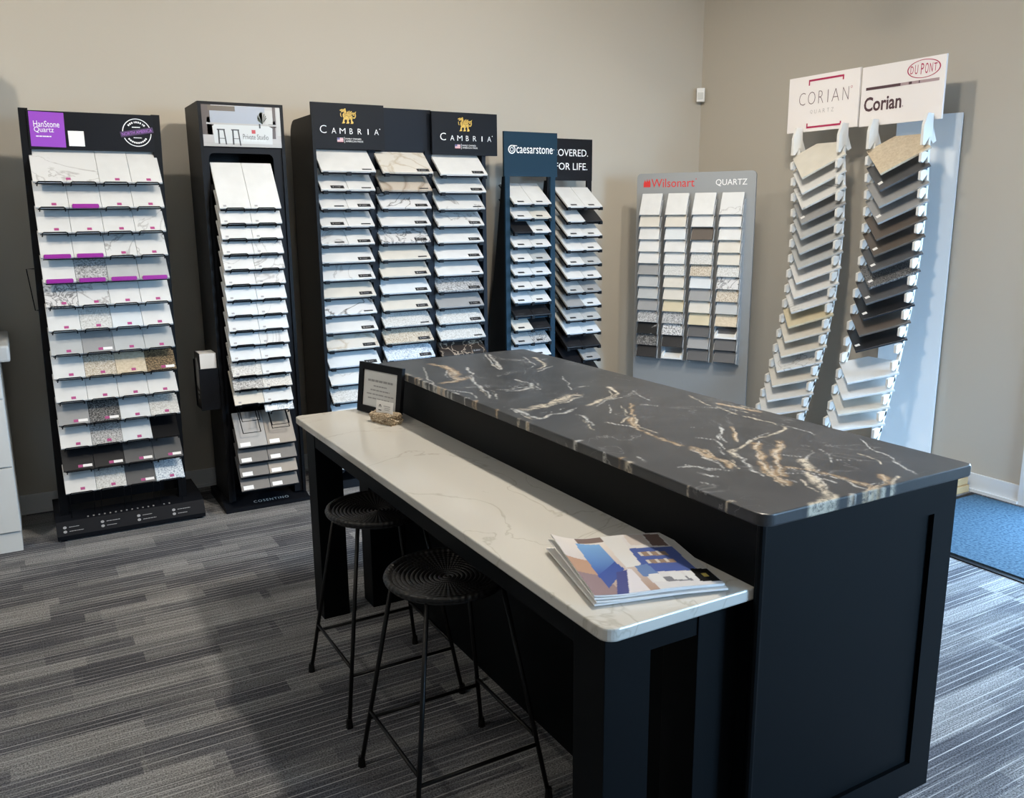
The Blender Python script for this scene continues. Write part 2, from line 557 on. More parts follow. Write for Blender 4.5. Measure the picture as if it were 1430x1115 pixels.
def build_carpet():
    m = CARPET
    geo = nd(m, 'ShaderNodeNewGeometry')
    sp = nd(m, 'ShaderNodeSeparateXYZ')
    lk(m, geo.outputs['Position'], sp.inputs[0])

    def math_(op, a, b=None):
        n = nd(m, 'ShaderNodeMath', operation=op)
        for i, q in enumerate((a, b)):
            if q is None:
                continue
            if isinstance(q, (int, float)):
                n.inputs[i].default_value = q
            else:
                lk(m, q, n.inputs[i])
        return n.outputs[0]

    def white(x, y, seed):
        cb = nd(m, 'ShaderNodeCombineXYZ')
        for i, q in enumerate((x, y, seed)):
            if isinstance(q, (int, float)):
                cb.inputs[i].default_value = q
            else:
                lk(m, q, cb.inputs[i])
        w = nd(m, 'ShaderNodeTexWhiteNoise', noise_dimensions='3D')
        lk(m, cb.outputs[0], w.inputs['Vector'])
        return w.outputs['Value']

    def blocks(bh, bl, seed):
        band = math_('FLOOR', math_('DIVIDE', sp.outputs[1], bh))
        off = white(band, 3.0, seed)
        seg = math_('FLOOR', math_('ADD', math_('DIVIDE', sp.outputs[0], bl), math_('MULTIPLY', off, 7.0)))
        return white(band, seg, seed + 0.5)
    oi = nd(m, 'ShaderNodeObjectInfo')
    a = blocks(0.167, 0.78, 1.0)
    b = blocks(0.0833, 0.50, 5.0)
    tone = math_('ADD', math_('ADD', math_('MULTIPLY', a, 0.42), math_('MULTIPLY', b, 0.42)), math_('MULTIPLY', oi.outputs['Random'], 0.16))
    nd_ = nd(m, 'ShaderNodeTexNoise')
    nd_.inputs['Scale'].default_value = 1.0
    nd_.inputs['Detail'].default_value = 3
    mpd = nd(m, 'ShaderNodeMapping')
    mpd.inputs['Scale'].default_value = (2.2, 9, 1)
    lk(m, geo.outputs['Position'], mpd.inputs['Vector'])
    lk(m, mpd.outputs[0], nd_.inputs['Vector'])
    tone = math_('ADD', tone, math_('MULTIPLY', math_('SUBTRACT', nd_.outputs['Fac'], 0.5), 0.55))
    # fine yarn lines running along x
    mp = nd(m, 'ShaderNodeMapping')
    mp.inputs['Scale'].default_value = (1.5, 240, 1)
    lk(m, geo.outputs['Position'], mp.inputs['Vector'])
    n1 = nd(m, 'ShaderNodeTexNoise')
    n1.inputs['Scale'].default_value = 1.0
    n1.inputs['Detail'].default_value = 2
    lk(m, mp.outputs[0], n1.inputs['Vector'])
    # thin pale pinstripes, broken along their length
    per = math_('FRACT', math_('DIVIDE', sp.outputs[1], 0.0278))
    lineb = math_('LESS_THAN', math_('ABSOLUTE', math_('SUBTRACT', per, 0.5)), 0.07)
    lid = math_('FLOOR', math_('DIVIDE', sp.outputs[1], 0.0278))
    cbl = nd(m, 'ShaderNodeCombineXYZ')
    lk(m, math_('MULTIPLY', sp.outputs[0], 2.2), cbl.inputs[0])
    lk(m, math_('MULTIPLY', lid, 3.7), cbl.inputs[1])
    n2 = nd(m, 'ShaderNodeTexNoise')
    n2.inputs['Scale'].default_value = 1.0
    n2.inputs['Detail'].default_value = 3
    lk(m, cbl.outputs[0], n2.inputs['Vector'])
    pr_ = ramp(m, [(0.42, (0.1, 0.1, 0.1)), (0.60, (0.95, 0.95, 0.95))])
    lk(m, n2.outputs['Fac'], pr_.inputs[0])
    pin_out = math_('MULTIPLY', lineb, pr_.outputs[0])
    # tuft speckle
    n3 = nd(m, 'ShaderNodeTexNoise')
    n3.inputs['Scale'].default_value = 190
    n3.inputs['Detail'].default_value = 2
    lk(m, geo.outputs['Position'], n3.inputs['Vector'])
    base = ramp(m, [(0.24, (0.072, 0.074, 0.085)), (0.42, (0.108, 0.111, 0.122)), (0.54, (0.160, 0.162, 0.168)), (0.74, (0.225, 0.226, 0.228))])
    lk(m, tone, base.inputs[0])
    l1 = ramp(m, [(0.32, (0.62, 0.62, 0.63)), (0.68, (1.38, 1.38, 1.38))])
    lk(m, n1.outputs['Fac'], l1.inputs[0])
    mu = nd(m, 'ShaderNodeMixRGB', blend_type='MULTIPLY')
    mu.inputs[0].default_value = 1
    lk(m, base.outputs[0], mu.inputs[1])
    lk(m, l1.outputs[0], mu.inputs[2])
    l3 = ramp(m, [(0.32, (0.40, 0.40, 0.40)), (0.68, (1.60, 1.60, 1.60))])
    lk(m, n3.outputs['Fac'], l3.inputs[0])
    mu2 = nd(m, 'ShaderNodeMixRGB', blend_type='MULTIPLY')
    mu2.inputs[0].default_value = 1
    lk(m, mu.outputs[0], mu2.inputs[1])
    lk(m, l3.outputs[0], mu2.inputs[2])
    mxx = nd(m, 'ShaderNodeMixRGB', blend_type='MIX')
    lk(m, pin_out, mxx.inputs[0])
    lk(m, mu2.outputs[0], mxx.inputs[1])
    mxx.inputs[2].default_value = (0.44, 0.44, 0.44, 1)
    lk(m, mxx.outputs[0], bsdf(m).inputs['Base Color'])
    bp = nd(m, 'ShaderNodeBump')
    bp.inputs['Strength'].default_value = 0.5
    bp.inputs['Distance'].default_value = 0.004
    lk(m, n3.outputs['Fac'], bp.inputs['Height'])
    lk(m, bp.outputs[0], bsdf(m).inputs['Normal'])


build_carpet()
bm = bmesh.new()
box(bm, 0.0003, 0.9997, 0.0003, 0.2497, -0.007, 0.0)
PLANK = mesh_of(bm, 'carpet_plank')
PLANK.materials.append(CARPET)
j = 0
yy = YB - 0.25
while yy > -1.4:
    off = (j * 0.37) % 1.0
    xx = -2.2 - off
    while xx < XR - 0.02:
        x1 = min(1.0, XR - xx)
        o = inst('carpet_plank', PLANK, None, floor, (xx, yy, 0))
        o.scale.x = x1
        xx += 1.0
    yy -= 0.25
    j += 1

# ------------------------------------------------------------------ ceiling lamps
DIFF = bpy.data.materials.new('lamp_diffuser')
DIFF.use_nodes = True
e = bsdf(DIFF)
e.inputs['Base Color'].default_value = (0.9, 0.9, 0.9, 1)
e.inputs['Emission Color'].default_value = (1.0, 0.93, 0.84, 1)
e.inputs['Emission Strength'].default_value = 4.0
LN = ['over the island', 'over the open floor at left', 'over the front aisle', 'near the entrance door']
for (lx, ly, w), nm in zip(LAMPS, LN):
    t = thing('ceiling_light', 'square recessed ceiling lamp ' + nm, 'ceiling light', (lx, ly, CEIL), 'recessed ceiling lamps')
    s = 0.22
    bm = bmesh.new()
    for a in ((-s, s, -s, -s + 0.02), (-s, s, s - 0.02, s), (-s, -s + 0.02, -s + 0.02, s - 0.02), (s - 0.02, s, -s + 0.02, s - 0.02)):
        box(bm, lx + a[0], lx + a[1], ly + a[2], ly + a[3], CEIL - 0.02, CEIL)
    obj('frame', bm, WHITEM, t)
    obj('diffuser', bxm(lx - s + 0.02, lx + s - 0.02, ly - s + 0.02, ly + s - 0.02, CEIL - 0.012, CEIL - 0.006), DIFF, t)
    ld = bpy.data.lights.new('ceiling_lamp', 'AREA')
    ld.shape = 'SQUARE'
    ld.size = 0.13 if lx > 2 and ly > 1 else 0.34
    ld.energy = w
    ld.color = LAMP_COL
    lo = bpy.data.objects.new('ceiling_lamp', ld)
    lo.location = (0, 0, -0.022)
    lo.parent = t
    col.objects.link(lo)

SN = ['aimed at the purple-header rack', 'aimed at the dragon-emblem rack', 'aimed at the teal-header tower', 'aimed at the white bracket towers']
for (pos, aim, w), nm in zip(SPOTS, SN):
    pos, aim = Vector(pos), Vector(aim)
    t = thing('track_light', 'black ceiling spotlight ' + nm, 'spotlight', (pos.x, pos.y, CEIL), 'ceiling spotlights')
    d = (aim - pos).normalized()
    bm = bmesh.new()
    tube(bm, [(pos.x, pos.y, CEIL), (pos.x, pos.y, CEIL - 0.012)], 0.05, 16)
    obj('mount', bm, BLACK, t)
    bm = bmesh.new()
    tube(bm, [(pos.x, pos.y, CEIL - 0.012), pos - d * 0.06], 0.008, 8)
    obj('stem', bm, BLACK, t)
    bm = bmesh.new()
    tube(bm, [pos - d * 0.12, pos], 0.045, 20)
    obj('head', bm, BLACK, t)
    bm = bmesh.new()
    tube(bm, [pos, pos + d * 0.002], 0.038, 20)
    obj('lens', bm, DIFF, t)
    ld = bpy.data.lights.new('spot_lamp', 'SPOT')
    ld.energy = w
    ld.color = LAMP_COL
    ld.spot_size = math.radians(120)
    ld.spot_blend = 0.7
    ld.shadow_soft_size = 0.05
    lo = bpy.data.objects.new('spot_lamp', ld)
    lo.location = pos + d * 0.06 - Vector((pos.x, pos.y, CEIL))
    lo.rotation_euler = d.to_track_quat('-Z', 'Y').to_euler()
    lo.parent = t
    col.objects.link(lo)
# ------------------------------------------------------------------ island
IX0, IX1, IY0, IY1 = 1.3606, 2.1168, 1.2725, 3.5819      # granite outline
BX0, BX1, BY0, BY1 = 1.390, 2.0905, 1.2985, 3.556         # cabinet body
isl = thing('kitchen_island', 'blue-black kitchen island cabinet under the dark veined stone top', 'island', (1.74, 2.43, 0))
bm = bmesh.new()
box(bm, BX0, BX1, BY0 + 0.02, BY1, 0.12, H1 - 0.03)
obj('body', bm, ISLAND, isl)
obj('toe_kick', bxm(BX0 + 0.0, BX1 - 0.03, BY0 + 0.06, BY1 - 0.02, 0, 0.12), ISLAND, isl)
# shaker end panel: frame and recessed field
obj('stile', bxm(BX0, 1.487, BY0, BY0 + 0.02, 0.12, H1 - 0.03), ISLAND, isl)
obj('stile', bxm(2.004, BX1, BY0, BY0 + 0.02, 0.12, H1 - 0.03), ISLAND, isl)
obj('rail', bxm(1.487, 2.004, BY0, BY0 + 0.02, 0.945, H1 - 0.03), ISLAND, isl)
obj('rail', bxm(1.487, 2.004, BY0, BY0 + 0.02, 0.12, 0.214), ISLAND, isl)
obj('end_panel', bxm(1.487, 2.004, BY0 + 0.012, BY0 + 0.0195, 0.214, 0.945), ISLAND, isl)
# corner bead beside the counter
bm = bmesh.new()
tube(bm, [(BX0 - 0.002, BY0 + 0.006, 0.0), (BX0 - 0.002, BY0 + 0.006, H1 - 0.03)], 0.011, 10)
obj('corner_bead', bm, ISLAND, isl)
# doors on the far side
for k in range(4):
    y0 = BY0 + 0.06 + k * 0.545
    d = obj('door', bxm(BX1, BX1 + 0.018, y0, y0 + 0.52, 0.14, H1 - 0.05), ISLAND, isl, bevel=0.002)
    bm = bmesh.new()
    tube(bm, [(BX1 + 0.018, y0 + 0.46, 0.72), (BX1 + 0.045, y0 + 0.46, 0.72), (BX1 + 0.045, y0 + 0.46, 0.86), (BX1 + 0.018, y0 + 0.46, 0.86)], 0.005, 6)
    obj('handle', bm, STEEL, d)
# counter frame: legs, posts, aprons
for (x0, x1, y0, y1) in ((1.0, 1.125, 1.36, 1.48), (1.0, 1.115, 3.40, 3.515)):
    obj('leg', bxm(x0, x1, y0, y1, 0, H2 - 0.03), ISLAND, isl, bevel=0.002)
for (x0, x1, y0, y1) in ((1.262, 1.388, 1.36, 1.48), (1.225, 1.388, 3.40, 3.515)):
    obj('post', bxm(x0, x1, y0, y1, 0, H2 - 0.03), ISLAND, isl, bevel=0.002)
obj('apron', bxm(1.003, 1.025, 1.48, 3.40, H2 - 0.105, H2 - 0.03), ISLAND, isl)
obj('apron', bxm(1.125, 1.262, 1.364, 1.384, H2 - 0.105, H2 - 0.03), ISLAND, isl)
obj('apron', bxm(1.115, 1.225, 3.49, 3.51, H2 - 0.105, H2 - 0.03), ISLAND, isl)

# ---- dark veined stone top (fine grid, veins stored as colour of the stone itself)
VEINS = [
    ('g', 0.022, [(1.796, 1.723), (1.689, 1.606), (1.62, 1.513), (1.587, 1.45), (1.575, 1.406)]),
    ('g', 0.02, [(1.861, 1.699), (1.754, 1.615), (1.673, 1.524), (1.621, 1.47)]),
    ('c', 0.024, [(1.769, 1.533), (1.713, 1.456), (1.648, 1.392), (1.618, 1.334), (1.597, 1.283), (1.507, 1.265)]),
    ('g', 0.016, [(1.68, 1.509), (1.718, 1.453), (1.727, 1.395), (1.729, 1.333), (1.729, 1.285), (1.628, 1.265)]),
    ('g', 0.022, [(1.832, 1.341), (1.785, 1.289), (1.692, 1.265), (1.648, 1.265)]),
    ('c', 0.012, [(1.844, 1.313), (1.78, 1.265), (1.726, 1.265)]),
    ('w', 0.006, [(2.07, 1.597), (2.012, 1.506), (1.996, 1.466), (1.953, 1.363), (1.911, 1.309)]),
    ('g', 0.018, [(1.605, 1.782), (1.6, 1.721), (1.586, 1.657), (1.569, 1.599), (1.561, 1.566)]),
    ('c', 0.01, [(1.975, 1.793), (1.888, 1.758), (1.825, 1.755), (1.73, 1.718), (1.672, 1.703), (1.646, 1.644)]),
    ('c', 0.008, [(2.014, 2.124), (2.001, 2.022), (2.001, 1.92), (2.001, 1.823), (1.974, 1.794)]),
    ('w', 0.004, [(2.021, 1.842), (2.014, 1.769), (2.011, 1.702)]),
    ('g', 0.01, [(1.863, 1.893), (1.752, 1.772)]),
    ('w', 0.008, [(1.644, 1.615), (1.59, 1.531), (1.573, 1.489)]),
    ('w', 0.004, [(1.882, 1.586), (1.863, 1.523), (1.827, 1.479)]),
    ('w', 0.006, [(1.844, 1.579), (1.781, 1.531)]),
    ('w', 0.006, [(1.414, 1.525), (1.431, 1.491)]),
    ('c', 0.004, [(1.945, 1.497), (1.93, 1.435), (1.913, 1.395)]),
    ('w', 0.003, [(1.85, 1.484), (1.893, 1.446)]),
    ('g', 0.016, [(2.054, 2.157), (2.068, 2.091), (2.089, 1.997)]),
    ('w', 0.003, [(1.745, 1.966), (1.773, 1.939)]),
    ('w', 0.004, [(1.672, 1.863), (1.708, 1.813), (1.662, 1.721)]),
    ('w', 0.003, [(1.475, 1.656), (1.502, 1.606), (1.549, 1.556)]),
    ('w', 0.003, [(1.756, 1.601), (1.788, 1.557)]),
    ('w', 0.003, [(1.645, 1.476), (1.674, 1.441), (1.679, 1.354)]),
    ('g', 0.03, [(1.545, 3.438), (1.585, 3.362), (1.549, 3.194), (1.487, 3.046)]),
    ('g', 0.03, [(1.415, 3.005), (1.461, 3.004), (1.536, 3.046)]),
    ('w', 0.01, [(1.648, 3.266), (1.568, 3.056), (1.496, 2.897), (1.474, 2.777), (1.433, 2.663)]),
    ('w', 0.01, [(1.889, 3.529), (1.786, 3.248), (1.759, 3.14)]),
    ('w', 0.014, [(1.69, 2.918), (1.701, 2.852), (1.656, 2.741), (1.591, 2.729), (1.553, 2.753)]),
    ('c', 0.04, [(1.466, 2.442), (1.542, 2.464), (1.617, 2.504), (1.712, 2.551)]),
    ('w', 0.014, [(1.421, 2.479), (1.412, 2.36), (1.424, 2.304), (1.484, 2.334), (1.531, 2.326), (1.606, 2.363)]),
    ('c', 0.018, [(1.668, 2.377), (1.746, 2.423), (1.827, 2.444), (1.89, 2.514), (1.919, 2.602)]),
    ('g', 0.014, [(1.801, 2.329), (1.701, 2.179), (1.65, 2.133), (1.609, 2.03), (1.591, 1.949), (1.589, 1.892), (1.595, 1.82)]),
    ('w', 0.007, [(1.945, 2.49), (1.893, 2.336)]),
    ('w', 0.006, [(1.823, 2.293), (1.858, 2.24)]),
    ('w', 0.005, [(1.884, 2.867), (1.76, 2.638)]),
    ('g', 0.018, [(1.59, 1.769), (1.588, 1.727), (1.583, 1.666)]),
    ('w', 0.01, [(1.557, 2.269), (1.522, 2.145)]),
    ('w', 0.005, [(1.58, 2.146), (1.609, 2.066), (1.607, 2.025)]),
    ('c', 0.012, [(2.029, 3.333), (1.958, 3.124), (1.885, 3.073)]),
    ('w', 0.007, [(1.355, 2.908), (1.411, 2.791), (1.39, 2.689)]),
    ('c', 0.006, [(2.059, 2.333), (2.012, 2.162)]),
    ('w', 0.012, [(1.448, 1.652), (1.486, 1.636), (1.501, 1.594)]),
    ('w', 0.006, [(1.49, 3.367), (1.39, 3.108), (1.356, 2.903), (1.363, 2.795)]),
    ('w', 0.006, [(1.819, 2.665), (1.871, 2.66)]),
    ('w', 0.004, [(1.96, 2.176), (2.001, 2.116)]),
    ('w', 0.004, [(1.73, 2.351), (1.66, 2.245)]),
    ('w', 0.005, [(1.414, 1.792), (1.402, 1.745)]),
]
GRANITE = new_mat('dark_veined_granite', (0.03, 0.03, 0.035), 0.32, spec=0.38)


def build_granite_mat():
    m = GRANITE
    at = nd(m, 'ShaderNodeAttribute', attribute_name='vein')
    sp = nd(m, 'ShaderNodeSeparateColor')
    lk(m, at.outputs['Color'], sp.inputs[0])
    v = coords(m, per_object=False)
    n = nd(m, 'ShaderNodeTexNoise')
    n.inputs['Scale'].default_value = 3.5
    n.inputs['Detail'].default_value = 8
    n.inputs['Distortion'].default_value = 1.2
    lk(m, v, n.inputs['Vector'])
    base = ramp(m, [(0.30, (0.024, 0.026, 0.030)), (0.55, (0.040, 0.042, 0.046)), (0.75, (0.062, 0.064, 0.068))])
    lk(m, n.outputs['Fac'], base.inputs[0])
    # hairline veins
    n2 = nd(m, 'ShaderNodeTexNoise')
    n2.inputs['Scale'].default_value = 2.6
    n2.inputs['Detail'].default_value = 7
    n2.inputs['Distortion'].default_value = 2.2
    lk(m, v, n2.inputs['Vector'])
    s1 = nd(m, 'ShaderNodeMath', operation='SUBTRACT')
    s1.inputs[1].default_value = 0.47
    lk(m, n2.outputs['Fac'], s1.inputs[0])
    ab = nd(m, 'ShaderNodeMath', operation='ABSOLUTE')
    lk(m, s1.outputs[0], ab.inputs[0])
    hr0 = ramp(m, [(0.0, (0.30, 0.30, 0.29)), (0.004, (0.12, 0.12, 0.12)), (0.010, (0, 0, 0))])
    lk(m, ab.outputs[0], hr0.inputs[0])
    nm_ = nd(m, 'ShaderNodeTexNoise')
    nm_.inputs['Scale'].default_value = 4.5
    nm_.inputs['Detail'].default_value = 3
    lk(m, v, nm_.inputs['Vector'])
    mk = ramp(m, [(0.50, (0, 0, 0)), (0.64, (1, 1, 1))])
    lk(m, nm_.outputs['Fac'], mk.inputs[0])
    hr = nd(m, 'ShaderNodeMixRGB', blend_type='MULTIPLY')
    hr.inputs[0].default_value = 1.0
    lk(m, hr0.outputs[0], hr.inputs[1])
    lk(m, mk.outputs[0], hr.inputs[2])
    add = nd(m, 'ShaderNodeMixRGB', blend_type='ADD')
    add.inputs[0].default_value = 0.6
    lk(m, base.outputs[0], add.inputs[1])
    lk(m, hr.outputs[0], add.inputs[2])
    # break the big veins up
    n3 = nd(m, 'ShaderNodeTexNoise')
    n3.inputs['Scale'].default_value = 55
    n3.inputs['Detail'].default_value = 5
    n3.inputs['Roughness'].default_value = 0.7
    lk(m, v, n3.inputs['Vector'])
    br = ramp(m, [(0.38, (0.12, 0.12, 0.12)), (0.55, (1, 1, 1))])
    lk(m, n3.outputs['Fac'], br.inputs[0])
    prev = add.outputs[0]
    for ch, colr in ((0, (0.62, 0.62, 0.60)), (1, (0.60, 0.53, 0.42)), (2, (0.40, 0.26, 0.13))):
        f = nd(m, 'ShaderNodeMath', operation='MULTIPLY')
        lk(m, sp.outputs[ch], f.inputs[0])
        lk(m, br.outputs[0], f.inputs[1])
        mxn = nd(m, 'ShaderNodeMixRGB')
        lk(m, f.outputs[0], mxn.inputs[0])
        lk(m, prev, mxn.inputs[1])
        mxn.inputs[2].default_value = (*colr, 1)
        prev = mxn.outputs[0]
    lk(m, prev, bsdf(m).inputs['Base Color'])


build_granite_mat()


def vnoise(x, y, seed):
    """smooth value noise, numpy"""
    rs = np.random.RandomState(seed)
    g = rs.rand(64, 64)
    xi, yi = np.floor(x).astype(int), np.floor(y).astype(int)
    fx, fy = x - xi, y - yi
    fx, fy = fx * fx * (3 - 2 * fx), fy * fy * (3 - 2 * fy)
    a = g[xi % 64, yi % 64]
    b = g[(xi + 1) % 64, yi % 64]
    c = g[xi % 64, (yi + 1) % 64]
    d = g[(xi + 1) % 64, (yi + 1) % 64]
    return (a * (1 - fx) + b * fx) * (1 - fy) + (c * (1 - fx) + d * fx) * fy - 0.5


def slab_mesh(name, x0, x1, y0, y1, z0, z1, rads, step, ease=0.004):
    """stone slab: grid top with rounded corners (near-left, near-right, far-right, far-left) and eased edge"""
    nx, ny = max(4, int((x1 - x0) / step)), max(4, int((y1 - y0) / step))
    rn = rads

    def inset(y, rl, rh):
        if rl > 0 and y < y0 + rl:
            t = (y0 + rl - y) / rl
            return rl - rl * math.sqrt(max(0, 1 - t * t))
        if rh > 0 and y > y1 - rh:
            t = (y - (y1 - rh)) / rh
            return rh - rh * math.sqrt(max(0, 1 - t * t))
        return 0
    rows = []
    ys = []
    for jj in range(ny + 1):
        ys.append(y0 + (y1 - y0) * jj / ny)
    for r in (rn[0], rn[1]):
        ys += [y0 + r * (1 - math.cos(math.radians(a))) for a in (10, 20, 32, 45, 60, 75)] if r else []
    for r in (rn[2], rn[3]):
        ys += [y1 - r * (1 - math.cos(math.radians(a))) for a in (10, 20, 32, 45, 60, 75)] if r else []
    ys = sorted(set(round(q, 5) for q in ys))
    ny = len(ys) - 1
    V = []
    for y in ys:
        xa, xb = x0 + inset(y, rn[0], rn[3]), x1 - inset(y, rn[1], rn[2])
        for ii in range(nx + 1):
            V.append((xa + (xb - xa) * ii / nx, y, z1))
    Fs = []
    for jj in range(ny):
        for ii in range(nx):
            a = jj * (nx + 1) + ii
            Fs.append((a, a + 1, a + nx + 2, a + nx + 1))
    per = [ii for ii in range(nx + 1)] + [jj * (nx + 1) + nx for jj in range(1, ny + 1)] + \
          [ny * (nx + 1) + ii for ii in range(nx - 1, -1, -1)] + [jj * (nx + 1) for jj in range(ny - 1, 0, -1)]
    c = Vector(((x0 + x1) / 2, (y0 + y1) / 2, 0))
    prev = per
    n = len(per)
    norms = []
    for k in range(n):
        a, b = Vector(V[per[k - 1]]), Vector(V[per[(k + 1) % n]])
        d = (b - a)
        nn = Vector((d.y, -d.x, 0))
        norms.append(nn.normalized() if nn.length > 0 else Vector((0, 0, 0)))
    for (o, z) in ((ease * 0.7, z1 - ease * 0.3), (ease, z1 - ease), (ease, z0 + ease), (ease * 0.4, z0), ):
        base = len(V)
        for k in range(n):
            p = Vector(V[per[k]]) + norms[k] * o
            V.append((p.x, p.y, z))
        cur = list(range(base, base + n))
        for k in range(n):
            k2 = (k + 1) % n
            Fs.append((prev[k], cur[k], cur[k2], prev[k2]))
        prev = cur
    Fs.append(tuple(prev[::-1]))
    me = bpy.data.meshes.new(name)
    me.from_pydata(V, [], Fs)
    bm_ = bmesh.new()
    bm_.from_mesh(me)
    bmesh.ops.recalc_face_normals(bm_, faces=bm_.faces[:])
    bm_.to_mesh(me)
    bm_.free()
    return me


def paint_veins(me, veins):
    n = len(me.vertices)
    co = np.zeros(n * 3)
    me.vertices.foreach_get('co', co)
    co = co.reshape(-1, 3)
    x = co[:, 0] + 0.020 * vnoise(co[:, 0] * 16, co[:, 1] * 16, 1) + 0.010 * vnoise(co[:, 0] * 45, co[:, 1] * 45, 2)
    y = co[:, 1] + 0.020 * vnoise(co[:, 0] * 16, co[:, 1] * 16, 3) + 0.010 * vnoise(co[:, 0] * 45, co[:, 1] * 45, 4)
    ch = {'w': 0, 'c': 1, 'g': 2}
    val = np.zeros((n, 4), np.float32)
    val[:, 3] = 1
    wob = 1 + 1.3 * vnoise(co[:, 0] * 30, co[:, 1] * 30, 5)
    for k, w, pts in veins:
        dmin = np.full(n, 9.0)
        for (ax, ay), (bx, by) in zip(pts[:-1], pts[1:]):
            dx, dy = bx - ax, by - ay
            L2 = dx * dx + dy * dy + 1e-12
            t = np.clip(((x - ax) * dx + (y - ay) * dy) / L2, 0, 1)
            dmin = np.minimum(dmin, np.hypot(x - ax - t * dx, y - ay - t * dy))
        ww = np.maximum(w * 0.55, 0.0028) * wob
        v = np.clip(1.25 - dmin / np.maximum(ww, 1e-4), 0, 1)
        if k == 'g':      # gold veins carry a pale core
            core = np.clip(1.1 - dmin / np.maximum(ww * 0.45, 1e-4), 0, 1)
            val[:, 1] = np.maximum(val[:, 1], core * 0.9)
            v = v * (1 - 0.75 * core)
        val[:, ch[k]] = np.maximum(val[:, ch[k]], v * (0.8 if k == 'w' else 0.9))
    a = me.attributes.new('vein', 'FLOAT_COLOR', 'POINT')
    a.data.foreach_set('color', val.ravel())


# thin side strands beside the larger veins
rr = random.Random(3)
for k, w, pts in list(VEINS):
    if w > 0.009:
        for _ in range(3):
            ox, oy = rr.uniform(-0.035, 0.035), rr.uniform(-0.045, 0.045)
            a0 = rr.randrange(0, max(1, len(pts) - 1))
            seg = pts[a0:a0 + 3]
            if len(seg) > 1:
                VEINS.append((rr.choice('wwc'), rr.uniform(0.002, 0.006), [(x + ox + rr.uniform(-0.012, 0.012), y + oy + rr.uniform(-0.012, 0.012)) for x, y in seg]))
# veins along the slab's front edge
for k in range(30):
    y = IY0 + 0.03 + rr.random() * 2.2
    VEINS.append((rr.choice('wccg'), rr.uniform(0.006, 0.02), [(IX0 - 0.006, y), (IX0 + rr.uniform(0.0, 0.012), y + rr.uniform(-0.02, 0.02))]))
me = slab_mesh('island_top', IX0 + 0.004, IX1 - 0.004, IY0 + 0.004, IY1 - 0.004, H1 - 0.03, H1, (0.03, 0.02, 0.02, 0.02), 0.006)
paint_veins(me, VEINS)
me.materials.append(GRANITE)
for p in me.polygons:
    p.use_smooth = False
top = bpy.data.objects.new('island_top', me)
col.objects.link(top)
tag(top, 'dark grey stone worktop with gold and white veins on the island', 'worktop')

# ---- white quartz counter
QUARTZ = vein_stone('white_quartz_counter', (0.58, 0.565, 0.525), (0.46, 0.44, 0.39), 1.9, 0.0035, 0.10)
me = slab_mesh('seating_counter', 0.975, BX0 - 0.001, 1.3206, 3.5657, H2 - 0.03, H2, (0.03, 0.0, 0.0, 0.02), 0.05, 0.004)
me.materials.append(QUARTZ)
ctr = bpy.data.objects.new('seating_counter', me)
col.objects.link(ctr)
tag(ctr, 'white polished quartz counter along the lower side of the island', 'counter')


# ------------------------------------------------------------------ stools
WEAVE = new_mat('black_woven_seat', (0.004, 0.004, 0.0045), 0.38)


def build_weave():
    m = WEAVE
    tc = nd(m, 'ShaderNodeTexCoord')
    g = nd(m, 'ShaderNodeTexGradient', gradient_type='RADIAL')
    lk(m, tc.outputs['Object'], g.inputs['Vector'])
    mu = nd(m, 'ShaderNodeMath', operation='MULTIPLY')
    mu.inputs[1].default_value = 2 * math.pi * 60
    lk(m, g.outputs['Fac'], mu.inputs[0])
    sn = nd(m, 'ShaderNodeMath', operation='SINE')
    lk(m, mu.outputs[0], sn.inputs[0])
    bp = nd(m, 'ShaderNodeBump')
    bp.inputs['Strength'].default_value = 0.22
    bp.inputs['Distance'].default_value = 0.003
    lk(m, sn.outputs[0], bp.inputs['Height'])
    lk(m, bp.outputs[0], bsdf(m).inputs['Normal'])


build_weave()


